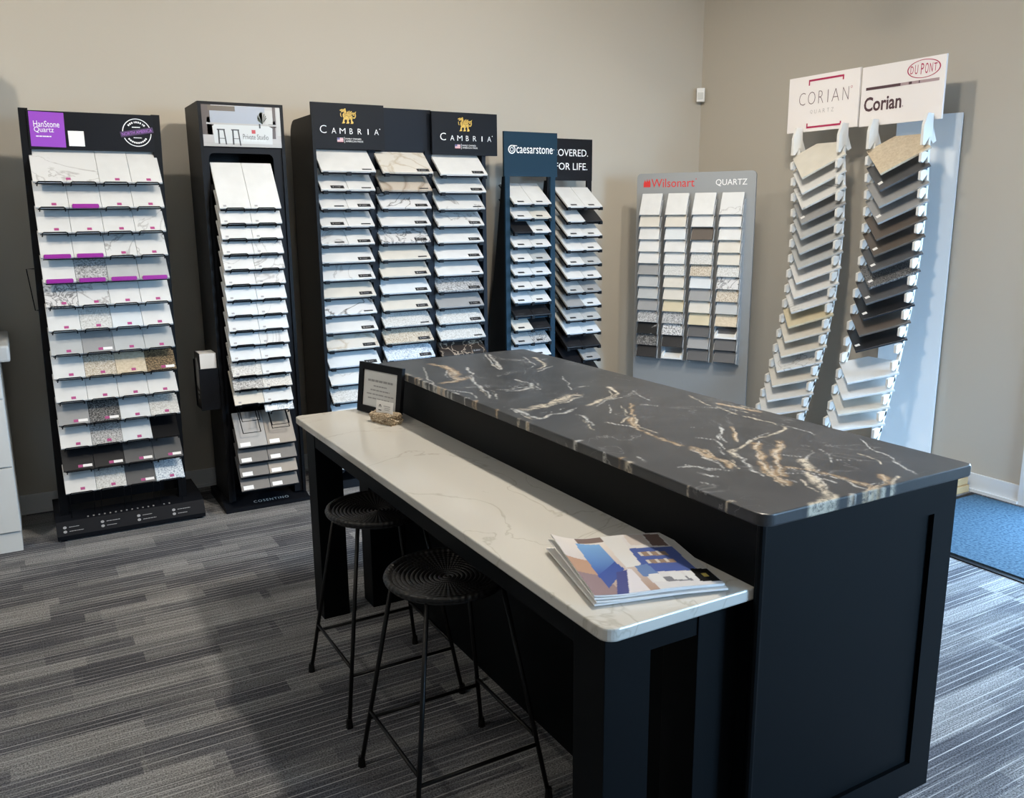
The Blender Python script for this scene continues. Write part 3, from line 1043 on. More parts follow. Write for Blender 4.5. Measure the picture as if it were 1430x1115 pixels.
def make_stool(label, cx, cy):
    t = thing('bar_stool', label, 'stool', (cx, cy, 0), 'woven bar stools')
    R, zs = 0.175, 0.70
    # woven seat: concentric cord rings
    bm = bmesh.new()
    prof = []
    nr = 13
    for k in range(nr * 4 + 1):
        r = R * k / (nr * 4)
        z = zs - 0.010 + 0.010 * (1 - (r / R) ** 2) * 0.0 + 0.0035 * abs(math.sin(math.pi * k / 4)) - 0.012 * (1 - (r / R) ** 2)
        prof.append((r, z))
    prof += [(R, zs - 0.028), (0, zs - 0.032)]
    n = 48
    rings = []
    for r, z in prof:
        if r == 0:
            rings.append([bm.verts.new((cx, cy, z))])
        else:
            rings.append([bm.verts.new((cx + r * math.cos(2 * math.pi * i / n), cy + r * math.sin(2 * math.pi * i / n), z)) for i in range(n)])
    for A, B in zip(rings[:-1], rings[1:]):
        for i in range(n):
            i2 = (i + 1) % n
            if len(A) == 1:
                bm.faces.new((A[0], B[i], B[i2]))
            elif len(B) == 1:
                bm.faces.new((A[i], B[0], A[i2]))
            else:
                bm.faces.new((A[i], B[i], B[i2], A[i2]))
    obj('seat', bm, WEAVE, t)
    bm = bmesh.new()
    tube(bm, [(cx + R * math.cos(a), cy + R * math.sin(a), zs - 0.012) for a in [2 * math.pi * i / 48 for i in range(48)]], 0.011, 8, True)
    obj('rim', bm, WEAVE, t, smooth=True)
    top_h, foot_h = 0.118, 0.215
    foot = {}
    for sx in (-1, 1):
        for sy in (-1, 1):
            a = Vector((cx + sx * top_h, cy + sy * top_h, zs - 0.02))
            b = Vector((cx + sx * foot_h, cy + sy * foot_h, 0.012))
            foot[(sx, sy)] = (a, b)
            bm = bmesh.new()
            tube(bm, [a, b], 0.0075, 8)
            lg = obj('leg', bm, STOOLB, t, smooth=True)
            bm = bmesh.new()
            tube(bm, [b + Vector((0, 0, 0.022)), b + Vector((0, 0, 0.006)), b + Vector((0, 0, -0.0115))], 0.0105, 8, r_end=0.013)
            obj('rubber_foot', bm, STOOLB, lg)

    def at(k, z):
        a, b = foot[k]
        f = (a.z - z) / (a.z - b.z)
        return a + (b - a) * f
    for k1, k2, z in (((-1, -1), (1, -1), 0.175), ((-1, 1), (1, 1), 0.175), ((-1, -1), (-1, 1), 0.20), ((1, -1), (1, 1), 0.20)):
        bm = bmesh.new()
        tube(bm, [at(k1, z), at(k2, z)], 0.006, 8)
        obj('stretcher', bm, STOOLB, t, smooth=True)
    return t


make_stool('black woven-seat bar stool nearer the framed notice end of the counter', 1.037, 2.79)
make_stool('black woven-seat bar stool nearer the magazines, in front', 1.0, 2.14)
# ------------------------------------------------------------------ sample racks
def box_mesh(name, x0, x1, y0, y1, z0, z1):
    bm = bmesh.new()
    box(bm, x0, x1, y0, y1, z0, z1)
    return mesh_of(bm, name)


MESHES = {}


def tile_mesh(w, l, t):
    k = ('tile', round(w, 4), round(l, 4), round(t, 4))
    if k not in MESHES:
        bm = bmesh.new()
        box(bm, -w / 2 + 0.0008, w / 2 - 0.0008, 0, l, 0, t)
        bmesh.ops.bevel(bm, geom=[e_ for e_ in bm.edges], offset=0.0012, segments=1, affect='EDGES')
        MESHES[k] = mesh_of(bm, 'sample_tile')
    return MESHES[k]


def sticker_mesh(key, rects, t):
    """rects: (x0,x1,y0,y1) on top of a tile of thickness t"""
    if key not in MESHES:
        bm = bmesh.new()
        for r in rects:
            box(bm, r[0], r[1], r[2], r[3], t - 0.0002, t + 0.0008)
        MESHES[key] = mesh_of(bm, 'sticker')
    return MESHES[key]


N_TILES = 0


def place_tile(stone, where, group, loc, w, l, t, slope, head=0.0, mesh=None, stickers=()):
    global N_TILES
    me_ = mesh or tile_mesh(w, l, t)
    o = inst('sample_tile', me_, S[stone], None, loc)
    o.rotation_euler = (Matrix.Rotation(head, 3, 'Z') @ Matrix.Rotation(slope, 3, 'X')).to_euler()
    tag(o, f'{stone} stone sample tile, {where}', 'sample tile', group)
    for key, rects, mat in stickers:
        inst('sticker', sticker_mesh(key, rects, t), mat, o, (0, 0, 0), world_loc=False)
    N_TILES += 1
    return o


COL4 = ['leftmost', 'second from left', 'second from right', 'rightmost']

# ================================================================ rack with the purple header
LEAN = 0.018
A = thing('sample_rack', 'tall black wire sample rack with purple square header, nearest the white cabinet', 'sample rack', (0.43, 5.15, 0), 'stone sample racks')


def ax(x, z):
    return x + LEAN * z


def leaned(x0, x1, y0, y1, z0, z1):
    bm_ = bmesh.new()
    a, b = LEAN * z0, LEAN * z1
    hexa(bm_, [(x0 + a, y0, z0), (x1 + a, y0, z0), (x1 + a, y1, z0), (x0 + a, y1, z0),
               (x0 + b, y0, z1), (x1 + b, y0, z1), (x1 + b, y1, z1), (x0 + b, y1, z1)])
    return bm_


obj('post', leaned(0.070, 0.112, 5.10, 5.16, 0.03, 2.247), BLACK, A)
obj('post', leaned(0.686, 0.728, 5.10, 5.16, 0.03, 2.240), BLACK, A)
obj('back_panel', leaned(0.112, 0.686, 5.15, 5.158, 0.16, 1.93), BLACK, A)
hd = obj('header', leaned(0.105, 0.692, 5.092, 5.12, 2.05, 2.236), BLACK2, A)
HY = 5.092
poly_flat('purple_panel', [[(0.150, 2.063), (0.306, 2.060), (0.310, 2.229), (0.153, 2.232)]], PURPLE, hd, (0, HY, 0), X_, Z_, 0.0015)
text('lettering', 'HanStone', INKW, hd, (0.170, HY, 2.172), X_, Z_, 0.030, 0.116, 'L', depth=0.0025)
text('lettering', 'Quartz', INKW, hd, (0.170, HY, 2.143), X_, Z_, 0.030, 0.088, 'L', depth=0.0025)
poly_flat('fine_print', dashes(0.176, 0.246, 2.112, 0.005, 2), INKW, hd, (0, HY, 0), X_, Z_, 0.0025)
poly_flat('blank_square_sticker', [rect(0.321, 0.394, 2.068, 2.143)], PAPER, hd, (0, HY, 0), X_, Z_, 0.0015)
sc_u, sc_v = 0.648, 2.145
ring = ring_polys(sc_u, sc_v, 0.067, 0.071, 14, 176, 40) + ring_polys(sc_u, sc_v, 0.067, 0.071, 204, 356, 40)
for k in range(9):
    ring += ring_polys(sc_u, sc_v, 0.048, 0.057, 40 + k * 11.5, 40 + k * 11.5 + (8 if k % 4 != 1 else 4), 3)
for k in range(10):
    ring += ring_polys(sc_u, sc_v, 0.048, 0.056, 215 + k * 11.5, 215 + k * 11.5 + 8.5, 3)
ring += dashes(sc_u - 0.022, sc_u + 0.018, sc_v + 0.027, 0.005, 5) + dashes(sc_u - 0.018, sc_u + 0.022, sc_v - 0.026, 0.004, 6)
poly_flat('round_seal', ring, INKW, hd, (0, HY, 0), X_, Z_, 0.0015)
ub = Vector((0.985, 0, 0.17)).normalized()
vb = Vector((-0.17, 0, 0.985)).normalized()
BAND = new_mat('dark_violet_band', (0.05, 0.02, 0.08), 0.5)
poly_flat('seal_band', [rect(-0.082, 0.082, -0.014, 0.014)], BAND, hd, (sc_u, HY, sc_v + 0.002), ub, vb, 0.002)
text('lettering', 'NORTH AMERICA', INKP, hd, (sc_u, HY, sc_v + 0.002), ub, vb, 0.016, 0.150, 'C', depth=0.003)
# base with printed sloping front
bm = bmesh.new()
xa, xb = 0.045, 0.808
prism(bm, [(xa, 5.0, 0.012), (xa, 4.995, 0.035), (xa, 5.03, 0.105), (xa, 5.14, 0.125), (xa, 5.42, 0.125), (xa, 5.42, 0.012)], (xb - xa, 0, 0))
bs = obj('base', bm, BLACK2, A)
for xk in (xa + 0.03, xb - 0.03):
    for yk in (5.03, 5.38):
        obj('foot', bxm(xk - 0.015, xk + 0.015, yk - 0.015, yk + 0.015, 0, 0.012), BLACK, A)
vslope = Vector((0, 0.035, 0.07)).normalized()
O_ = Vector((0, 4.995, 0.035))
pr = []
for k in range(4):
    u = 0.085 + k * 0.185
    for q, v in ((0, 0.045), (1, 0.022)):
        pr += ring_polys(u, v, 0.0, 0.0075, 0, 360, 14, 1.2)
        pr += dashes(u + 0.020, u + 0.07 + 0.02 * ((k + q) % 2), v, 0.0032, k * 2 + q)
poly_flat('printed_icons', pr, INKG, bs, O_, X_, vslope, 0.0015)
vs2 = Vector((0, 0.11, 0.02)).normalized()
poly_flat('printed_marks', [rect(0.20 + 0.028 * k, 0.208 + 0.028 * k, 0.012, 0.026) for k in range(16) if k not in (13,)], INKG, bs, (0, 5.03, 0.105), X_, vs2, 0.001)
# side hook
bm = bmesh.new()
tube(bm, [(ax(0.07, 1.45), 5.16, 1.452), (0.060, 5.16, 1.452), (0.078, 5.16, 1.236), (ax(0.07, 1.236), 5.16, 1.236)], 0.003, 6)
obj('side_hook', bm, BLACK, A)

TA = 0.012
SLA = math.radians(47)
LA = 0.232
WA = 0.151
rowsA = ['DV W W', 'W W W W', 'W W W F', 'W W V V', 'W g2 G G', 'CR V W W', 'W PS CW W', 'G g G G', 'W BS T KB', 'W W W W', 'g CK CW PS',
         'W g3 CW -', 'K K D D', 'W PS D BW']
codeA = {'W': 'white', 'F': 'fine veined white', 'V': 'veined white', 'DV': 'fine veined white', 'g2': 'grey speckled', 'G': 'pale grey', 'g': 'grey',
         'CR': 'crackled white', 'PS': 'pale speckled', 'CW': 'cool white', 'BS': 'beige speckled', 'T': 'tan', 'KB': 'brown black speckled',
         'CK': 'charcoal speckled', 'g3': 'grey speckled', 'K': 'black', 'D': 'dark grey', 'BW': 'blue white speckled'}
purpleA = {(1, 1), (3, 0), (3, 1), (4, 0), (4, 1), (4, 2), (4, 3)}
bm = bmesh.new()
tube(bm, [(-0.058, 0.012, -0.012), (-0.058, -0.006, -0.010), (-0.056, -0.009, 0.004), (-0.050, -0.010, 0.008), (0.050, -0.010, 0.008), (0.056, -0.009, 0.004), (0.058, -0.006, -0.010), (0.058, 0.012, -0.012)], 0.0032, 5)
CLIP = mesh_of(bm, 'wire_clip')
bm = bmesh.new()
box(bm, -0.062, 0.062, -0.014, -0.004, -0.004, 0.018)
bmesh.ops.bevel(bm, geom=bm.edges[:], offset=0.003, segments=2, affect='EDGES')
HOLD = mesh_of(bm, 'label_holder')
PT = [('A_pink', [(-0.002, 0.020, 0.012, 0.028)], PINKT)]
PT2 = PT + [('A_white', [(0.021, 0.066, 0.012, 0.028)], PAPER)]
for i, row in enumerate(rowsA):
    z = 1.883 - 0.1242 * i
    cells = row.split()
    cidx = 0
    xs0 = 0.104 + LEAN * z * 0.85
    # sloping shelf plate
    bm = bmesh.new()
    cs, sn = math.cos(SLA), math.sin(SLA)
    y0, z0 = 4.985 + 0.004, z - 0.006
    hexa(bm, [(xs0 + 0.01, y0, z0 - 0.003), (xs0 + 0.594, y0, z0 - 0.003), (xs0 + 0.594, y0 + cs * LA, z0 + sn * LA - 0.003), (xs0 + 0.01, y0 + cs * LA, z0 + sn * LA - 0.003),
              (xs0 + 0.01, y0, z0), (xs0 + 0.594, y0, z0), (xs0 + 0.594, y0 + cs * LA, z0 + sn * LA), (xs0 + 0.01, y0 + cs * LA, z0 + sn * LA)])
    obj('shelf', bm, BLACK, A)
    for k, c in enumerate(cells):
        span = 2 if c == 'DV' else 1
        cx = xs0 + (cidx + span / 2) * WA
        if c != '-':
            where = f'{ORD[i]} row, ' + ('wide one at left' if span == 2 else COL4[cidx]) + ', purple-header rack'
            st = PT2 if c in ('K', 'D', 'KB', 'CK', 'g') else PT
            if (i, cidx) in purpleA or c == 'DV' and False:
                st = []
            place_tile(codeA[c], where, 'tiles on the purple-header rack', (cx, 4.985, z - 0.004), WA * span, LA, TA, SLA, stickers=st)
        for q in range(span):
            cq = cidx + q
            x = xs0 + (cq + 0.5) * WA
            if (i, cq) in purpleA:
                inst('label_holder', HOLD, MAGENTA, A, (x, 4.985, z + 0.002))
            else:
                inst('wire_clip', CLIP, BLACK, A, (x, 4.985, z - 0.004))
        cidx += span

# hanging wires below the last row
zl = 1.883 - 0.1242 * 13
for k in range(4):
    for dx in (-0.058, 0.058):
        x = 0.104 + LEAN * zl * 0.85 + (k + 0.5) * WA + dx
        bm = bmesh.new()
        tube(bm, [(x, 4.984, zl - 0.015), (x, 5.02, zl - 0.10), (x, 5.055, 0.112)], 0.0022, 5)
        obj('wire', bm, BLACK, A)

# ================================================================ rack with the kitchen-picture header
B = thing('sample_rack', 'tall black boxed sample rack with a kitchen picture header', 'sample rack', (1.19, 5.2, 0), 'stone sample racks')
b0, b1, byf, byb, bt = 0.957, 1.418, 5.05, 5.42, 2.318
obj('side_panel', bxm(b0, b0 + 0.018, byf, byb, 0.05, bt), BLACK, B)
obj('side_panel', bxm(b1 - 0.018, b1, byf, byb, 0.05, bt), BLACK, B)
obj('back_panel', bxm(b0 + 0.018, b1 - 0.018, byb - 0.012, byb, 0.05, bt), BLACK, B)
obj('top_panel', bxm(b0 + 0.018, b1 - 0.018, byf, byb - 0.012, bt - 0.015, bt), BLACK, B)
# front frame with rounded opening
ox0, ox1, oz1, oz0 = 0.998, 1.352, 2.05, 0.09
bm = bmesh.new()
R_ = 0.03
pts = [(b0 + 0.018, 0.05), (ox0, 0.05), (ox0, oz1 - R_)]
pts += [(ox0 + R_ - R_ * math.cos(a), oz1 - R_ + R_ * math.sin(a)) for a in [math.radians(q) for q in (20, 45, 70, 90)]]
pts += [(ox1 - R_ + R_ * math.sin(a), oz1 - R_ + R_ * math.cos(a)) for a in [math.radians(q) for q in (0, 20, 45, 70, 90)]]
pts += [(ox1, 0.05), (b1 - 0.018, 0.05), (b1 - 0.018, 2.08), (b0 + 0.018, 2.08)]
prism(bm, [(x, byf + 0.012, z) for x, z in pts], (0, 0.015, 0))
obj('front_frame', bm, BLACK2, B)
pic = obj('header_picture', bxm(b0 + 0.018, b1 - 0.018, byf + 0.002, byf + 0.014, 2.085, bt - 0.016), new_mat('picture_ground', (0.40, 0.38, 0.37), 0.35), B)
PO = Vector((b0 + 0.018, byf + 0.002, 2.085))
PW, PH = (b1 - b0 - 0.036), bt - 0.016 - 2.085


def prt(name, rects, rgb, d):
    poly_flat(name, [[(a * PW, b * PH) for a, b in (r if len(r) > 4 or isinstance(r[0], tuple) else rect(*r))] for r in rects],
              new_mat(name + '_ink', rgb, 0.35), pic, PO, X_, Z_, d)


prt('printed_brown_wall', [(0, 0.12, 0.28, 1.0), (0.06, 0.14, 0.28, 0.70), (0.84, 0.93, 0.22, 0.66), (0.90, 0.94, 0.5, 1.0)], (0.061, 0.037, 0.027), 0.0008)
prt('printed_wood_shelf', [(0.08, 0.42, 0.86, 0.98)], (0.079, 0.054, 0.029), 0.0010)
prt('printed_backsplash', [(0.10, 0.76, 0.56, 0.86), (0.42, 0.80, 0.86, 0.99)], (0.302, 0.331, 0.389), 0.0012)
prt('printed_window', [(0.80, 0.90, 0.58, 0.92), (0.95, 1.0, 0.3, 0.98)], (0.446, 0.446, 0.432), 0.0012)
prt('printed_worktop', [(0.05, 0.94, 0.53, 0.57)], (0.374, 0.360, 0.346), 0.0014)
prt('printed_floor', [(0, 1, 0, 0.10)], (0.374, 0.360, 0.346), 0.0014)
prt('printed_island', [[(0.14, 0.08), (0.88, 0.08), (0.89, 0.48), (0.84, 0.53), (0.15, 0.53), (0.12, 0.48)]], (0.504, 0.518, 0.518), 0.0016)
prt('printed_stools', [(0.175, 0.275, 0.395, 0.425), (0.185, 0.205, 0.06, 0.4), [(0.255, 0.4), (0.272, 0.4), (0.292, 0.05), (0.275, 0.05)], (0.2, 0.27, 0.19, 0.205),
                       (0.355, 0.455, 0.395, 0.425), (0.365, 0.385, 0.05, 0.4), [(0.435, 0.4), (0.452, 0.4), (0.472, 0.03), (0.455, 0.03)], (0.38, 0.45, 0.19, 0.205),
                       (0.715, 0.735, 0.47, 0.58)], (0.022, 0.020, 0.020), 0.0020)
rr = random.Random(11)
prt('printed_plant', [[(0.76, 0.57), (0.76 + 0.06 * math.cos(a), 0.72 + 0.16 * math.sin(a)), (0.76 + 0.06 * math.cos(a + 0.35), 0.70 + 0.13 * math.sin(a + 0.35))]
                      for a in [rr.uniform(-0.3, 3.4) for _ in range(14)]], (0.065, 0.079, 0.043), 0.0018)
prt('printed_red_square', [(0.615, 0.665, 0.335, 0.425)], (0.396, 0.014, 0.014), 0.0020)
text('lettering', 'Private Studio', new_mat('dark_grey_ink', (0.06, 0.06, 0.06), 0.4), pic, PO + X_ * (0.665 * PW) + Z_ * (0.255 * PH), X_, Z_, 0.028, 0.33 * PW, 'C', depth=0.0022)
poly_flat('fine_print', dashes(0.50 * PW, 0.80 * PW, 0.165 * PH, 0.013, 8), new_mat('pale_ink', (0.55, 0.58, 0.58), 0.4), pic, PO, X_, Z_, 0.0022)
# base
bm = bmesh.new()
prism(bm, [(0.925, 5.0, 0.0), (0.925, 5.0, 0.022), (0.925, 5.13, 0.05), (0.925, 5.45, 0.05), (0.925, 5.45, 0)], (0.50, 0, 0))
bb = obj('base', bm, BLACK2, B)
text('lettering', 'COSENTINO', INKW, bb, (1.20, 5.045, 0.0322), X_, Vector((0, 0.13, 0.028)), 0.026, 0.21, 'C', spacing=1.25, depth=0.001)
TB = 0.011
SLB = math.radians(56)
LB = 0.30
WB = 0.168
bm = bmesh.new()
tube(bm, [(-0.050, 0.012, -0.016), (-0.050, -0.006, -0.012), (-0.048, -0.009, 0.0), (-0.042, -0.010, 0.004), (0.042, -0.010, 0.004), (0.048, -0.009, 0.0), (0.050, -0.006, -0.012), (0.050, 0.012, -0.016)], 0.0036, 5)
CLIPB = mesh_of(bm, 'wire_clip')
bm = bmesh.new()
for zz in (0.0, -0.075):
    pass
tube(bm, [(-0.05, 0.13, 0.13), (-0.05, 0, 0.0), (0.05, 0, 0.0), (0.05, 0.13, 0.13)], 0.003, 5)
LOOP = mesh_of(bm, 'empty_wire_holder')
STB = [('B_grey', [(-0.062, -0.046, 0.010, 0.020)], INKG)]
STBW = [('B_white', [(-0.070, -0.012, 0.006, 0.030)], PAPER)]
zB = [1.751, 1.669, 1.587, 1.504, 1.42, 1.337, 1.251, 1.166, 1.08, 0.998, 0.912, 0.822, 0.744, 0.657]
stB = [('white', 'white')] * 3 + [('white', 'fine veined white'), ('fine veined white', 'veined white'), ('white', 'fine veined white'), ('cool white', 'cool white'),
       ('cool white', 'fine veined white'), ('fine veined white', 'cool white'), ('cool white', 'fine veined white'), ('cool white', 'cool white'),
       ('pale speckled', 'cool white'), ('grey speckled', 'pale speckled'), ('cream', 'cool white')]
rowsB = [(z, a, b, STB) for z, (a, b) in zip(zB, stB)]
rowsB.append((0.602, None, 'blue white speckled', STBW))
rowsB += [(0.405, 'grey', 'grey brown', STBW), (0.312, 'dark grey', 'dark grey', STBW), (0.228, 'dark grey', 'grey brown', STBW), (0.145, 'dark grey', 'dark grey', STBW)]
for i, (z, a, b, st) in enumerate(rowsB):
    for k, c in enumerate((a, b)):
        if c is None:
            continue
        cx = 1.005 + (k + 0.5) * WB
        place_tile(c, f'{ORD[i]} row, {"left" if k == 0 else "right"} column, kitchen-picture rack', 'tiles on the kitchen-picture rack', (cx, 4.93, z - 0.004),
                   WB, LB if i == 0 else 0.22, TB, SLB, stickers=st)
        if i < 15:
            inst('wire_clip', CLIPB, BLACK, B, (cx, 4.93, z - 0.002))
    bm = bmesh.new()
    cs, sn = math.cos(SLB), math.sin(SLB)
    y0, z0 = 4.938, z - 0.010
    ll = 0.21
    hexa(bm, [(1.012, y0, z0 - 0.003), (1.334, y0, z0 - 0.003), (1.334, y0 + cs * ll, z0 + sn * ll - 0.003), (1.012, y0 + cs * ll, z0 + sn * ll - 0.003),
              (1.012, y0, z0), (1.334, y0, z0), (1.334, y0 + cs * ll, z0 + sn * ll), (1.012, y0 + cs * ll, z0 + sn * ll)])
    if i not in (14,):
        obj('shelf', bm, BLACK, B)
    else:
        bm.free()
for k, z in ((0, 0.56), (0, 0.49), (1, 0.52), (1, 0.50)):
    inst('empty_wire_holder', LOOP, BLACK, B, (1.005 + (k + 0.5) * WB, 4.925, z))
# brochure pocket on the side, with brochures in it
obj('brochure_pocket', bxm(0.850, 0.957, 5.06, 5.072, 0.62, 0.86), BLACK2, B)
obj('brochure_pocket_back', bxm(0.850, 0.957, 5.22, 5.228, 0.62, 0.90), BLACK2, B)
obj('brochure_pocket_floor', bxm(0.850, 0.957, 5.072, 5.22, 0.62, 0.628), BLACK2, B)
bro = thing('brochure', 'black covered brochures in the side pocket of the kitchen-picture rack', 'brochure', (0.90, 5.15, 0.63))
obj('pages', bxm(0.862, 0.952, 5.076, 5.216, 0.63, 0.945), PAPER, bro)
cv = obj('cover', bxm(0.856, 0.8615, 5.076, 5.216, 0.63, 0.948), BLACK, bro)
poly_flat('cover_photo', [[(0.03, 0.12), (0.10, 0.10), (0.12, 0.24), (0.08, 0.29), (0.04, 0.28)], rect(0.04, 0.09, 0.075, 0.09), rect(0.05, 0.08, 0.045, 0.065)],
          INKG, cv, (0.856, 5.216, 0.63), (0, -1, 0), Z_, 0.001)

# ================================================================ three-column rack with gold dragon headers
C = thing('sample_rack', 'three-column dark sample rack with gold dragon emblem headers', 'sample rack', (2.2, 5.25, 0), 'stone sample racks')


def cy_front(z):
    return 5.05 + 0.085 * max(0.0, 1 - ((z - 1.25) / 0.72) ** 2)


def side_board(name, x0, x1, yf, yb, z0, z1, mat, parent, r=0.09):
    bm_ = bmesh.new()
    pts_ = [(yf, z0), (yf, z1)] if r == 0 else [(yf, z0), (yf, z1)]
    pts_ += [(yb - r + r * math.sin(a), z1 - r + r * math.cos(a)) for a in [math.radians(q) for q in (0, 22, 45, 68, 90)]] if r else [(yb, z1)]
    pts_ += [(yb, z0)]
    prism(bm_, [(x0, y, z) for y, z in pts_], (x1 - x0, 0, 0))
    return obj(name, bm_, mat, parent)


side_board('side_panel', 1.588, 1.606, 5.075, 5.52, 0.0, 2.28, BLACK, C)
for x0, x1 in ((1.966, 2.012), (2.346, 2.392)):
    side_board('upright', x0, x1, 5.185, 5.52, 0.0, 2.10, NAVYB, C, 0.05)
side_board('side_panel', 2.745, 2.772, 5.17, 5.52, 0.0, 2.25, NAVYB, C)
obj('back_panel', bxm(1.606, 2.745, 5.49, 5.50, 0.05, 2.25), NAVYB, C)
obj('plinth', bxm(1.606, 2.745, 5.10, 5.49, 0.0, 0.055), BLACK, C)


def dragon(cu, cv, s):
    """walking dragon emblem, facing left: head, neck, wing, body, legs, curled tail"""
    P = []
    body = [(-0.30, 0.10), (-0.16, 0.16), (0.10, 0.12), (0.34, 0.10), (0.46, -0.02), (0.42, -0.18), (0.30, -0.26), (0.05, -0.24), (-0.12, -0.30), (-0.28, -0.26), (-0.38, -0.10)]
    neck = [(-0.40, -0.12), (-0.42, 0.10), (-0.30, 0.30), (-0.36, 0.42), (-0.24, 0.50), (-0.12, 0.46), (-0.10, 0.30), (-0.18, 0.12), (-0.26, 0.0)]
    head = [(-0.28, 0.52), (-0.50, 0.52), (-0.66, 0.44), (-0.62, 0.38), (-0.44, 0.40), (-0.58, 0.30), (-0.50, 0.28), (-0.32, 0.34), (-0.16, 0.44), (-0.14, 0.56), (-0.22, 0.60)]
    tongue = [(-0.62, 0.22), (-0.56, 0.20), (-0.56, 0.02), (-0.50, -0.08), (-0.54, -0.10), (-0.62, 0.0)]
    wing = [(-0.10, 0.12), (-0.06, 0.30), (0.08, 0.44), (0.02, 0.30), (0.22, 0.46), (0.16, 0.32), (0.40, 0.42), (0.34, 0.28), (0.50, 0.30), (0.36, 0.12), (0.12, 0.06)]
    l1 = [(-0.36, -0.20), (-0.22, -0.22), (-0.30, -0.42), (-0.24, -0.56), (-0.34, -0.60), (-0.54, -0.60), (-0.46, -0.54), (-0.42, -0.44)]
    l2 = [(-0.04, -0.20), (0.14, -0.22), (0.06, -0.40), (0.14, -0.54), (0.06, -0.60), (-0.16, -0.60), (-0.10, -0.54), (-0.06, -0.44)]
    l3 = [(0.26, -0.18), (0.42, -0.14), (0.38, -0.36), (0.50, -0.50), (0.44, -0.60), (0.22, -0.60), (0.28, -0.54), (0.28, -0.40)]
    for pl in (body, neck, head, tongue, wing, l1, l2, l3):
        P.append([(cu + s * a, cv + s * b) for a, b in pl])
    # tail: swings up at the right and curls
    tl = [(0.40, -0.10), (0.58, -0.16), (0.68, -0.02), (0.68, 0.16), (0.58, 0.26), (0.48, 0.20), (0.50, 0.08), (0.58, 0.08)]
    for (a, b), (c, d) in zip(tl[:-1], tl[1:]):
        L = math.hypot(c - a, d - b)
        nx, ny = -(d - b) / L * 0.045, (c - a) / L * 0.045
        P.append([(cu + s * (a + nx), cv + s * (b + ny)), (cu + s * (a - nx), cv + s * (b - ny)), (cu + s * (c - nx), cv + s * (d - ny)), (cu + s * (c + nx), cv + s * (d + ny))])
    P.append([(cu + s * a, cv + s * b) for a, b in ((0.66, 0.14), (0.76, 0.40), (0.58, 0.26))])
    return P


def dragon_lines(cu, cv, s):
    L = [[(-0.14, 0.10), (-0.10, 0.26), (0.02, 0.38)], [(0.0, 0.14), (0.10, 0.34)], [(0.10, 0.14), (0.26, 0.36)], [(0.20, 0.12), (0.40, 0.30)], [(-0.30, 0.30), (-0.20, 0.02), (-0.24, -0.12)],
         [(-0.14, 0.04), (0.10, -0.02), (0.36, 0.04)], [(0.06, -0.10), (0.20, -0.20)], [(-0.46, 0.46), (-0.38, 0.44)], [(0.40, 0.06), (0.44, -0.06), (0.36, -0.14)]]
    P = []
    for l in L:
        for (a, b), (c, d) in zip(l[:-1], l[1:]):
            q = math.hypot(c - a, d - b)
            nx, ny = -(d - b) / q * 0.016, (c - a) / q * 0.016
            P.append([(cu + s * (a + nx), cv + s * (b + ny)), (cu + s * (a - nx), cv + s * (b - ny)), (cu + s * (c - nx), cv + s * (d - ny)), (cu + s * (c + nx), cv + s * (d + ny))])
    return P


FLAG_R = new_mat('flag_red', (0.5, 0.12, 0.16), 0.5)
FLAG_B = new_mat('flag_blue', (0.12, 0.10, 0.25), 0.5)
for x0, x1, z0, z1 in ((1.610, 2.063, 2.096, 2.358), (2.382, 2.850, 2.080, 2.342)):
    h = obj('header', bxm(x0, x1, 5.15, 5.166, z0, z1), BLACK2, C)
    cu, cv = (x0 + x1) / 2, (z0 + z1) / 2
    O_ = Vector((0, 5.15, 0))
    cu_ = cu - 0.004
    poly_flat('gold_dragon_emblem', dragon(cu_, cv + 0.060, 0.072), GOLD, h, O_, X_, Z_, 0.0012)
    poly_flat('emblem_outline', dragon_lines(cu_, cv + 0.060, 0.072), BLACK2, h, O_, X_, Z_, 0.0018)
    tx = cu - 0.178
    text('lettering', 'C', INKW, h, (tx, 5.15, cv - 0.020), X_, Z_, 0.045, 0.040, 'L', offset=-0.012, depth=0.0015)
    for k, ch in enumerate('AMBRIA'):
        wch = {'A': 0.028, 'M': 0.036, 'B': 0.019, 'R': 0.024, 'I': 0.006}[ch]
        text('lettering', ch, INKW, h, (tx + 0.085 + k * 0.0535, 5.15, cv - 0.0265), X_, Z_, 0.032, wch, 'C', offset=-0.01, depth=0.0015)
    poly_flat('registered_mark', ring_polys(tx + 0.375, cv - 0.008, 0.0, 0.003, 0, 360, 8), INKW, h, O_, X_, Z_, 0.0015)
    fu, fv = cu - 0.075, cv - 0.078
    poly_flat('flag', [rect(fu, fu + 0.038, fv - 0.012 + 0.0062 * k, fv - 0.0085 + 0.0062 * k) for k in range(4)], FLAG_R, h, O_, X_, Z_, 0.0018)
    poly_flat('flag_field', [rect(fu, fu + 0.038, fv - 0.012, fv + 0.012)], PAPER, h, O_, X_, Z_, 0.0014)
    poly_flat('flag_canton', [rect(fu, fu + 0.016, fv, fv + 0.012)], FLAG_B, h, O_, X_, Z_, 0.0022)
    poly_flat('divider', [rect(fu + 0.044, fu + 0.046, fv - 0.017, fv + 0.017)], INKW, h, O_, X_, Z_, 0.0015)
    text('lettering', 'FAMILY OWNED', INKW, h, (fu + 0.052, 5.15, fv + 0.007), X_, Z_, 0.0095, 0.098, 'L', depth=0.0015)
    text('lettering', 'AMERICAN MADE', INKW, h, (fu + 0.052, 5.15, fv - 0.007), X_, Z_, 0.0095, 0.110, 'L', depth=0.0015)
obj('header', bxm(2.055, 2.40, 5.20, 5.214, 2.09, 2.352), NAVYB, C)

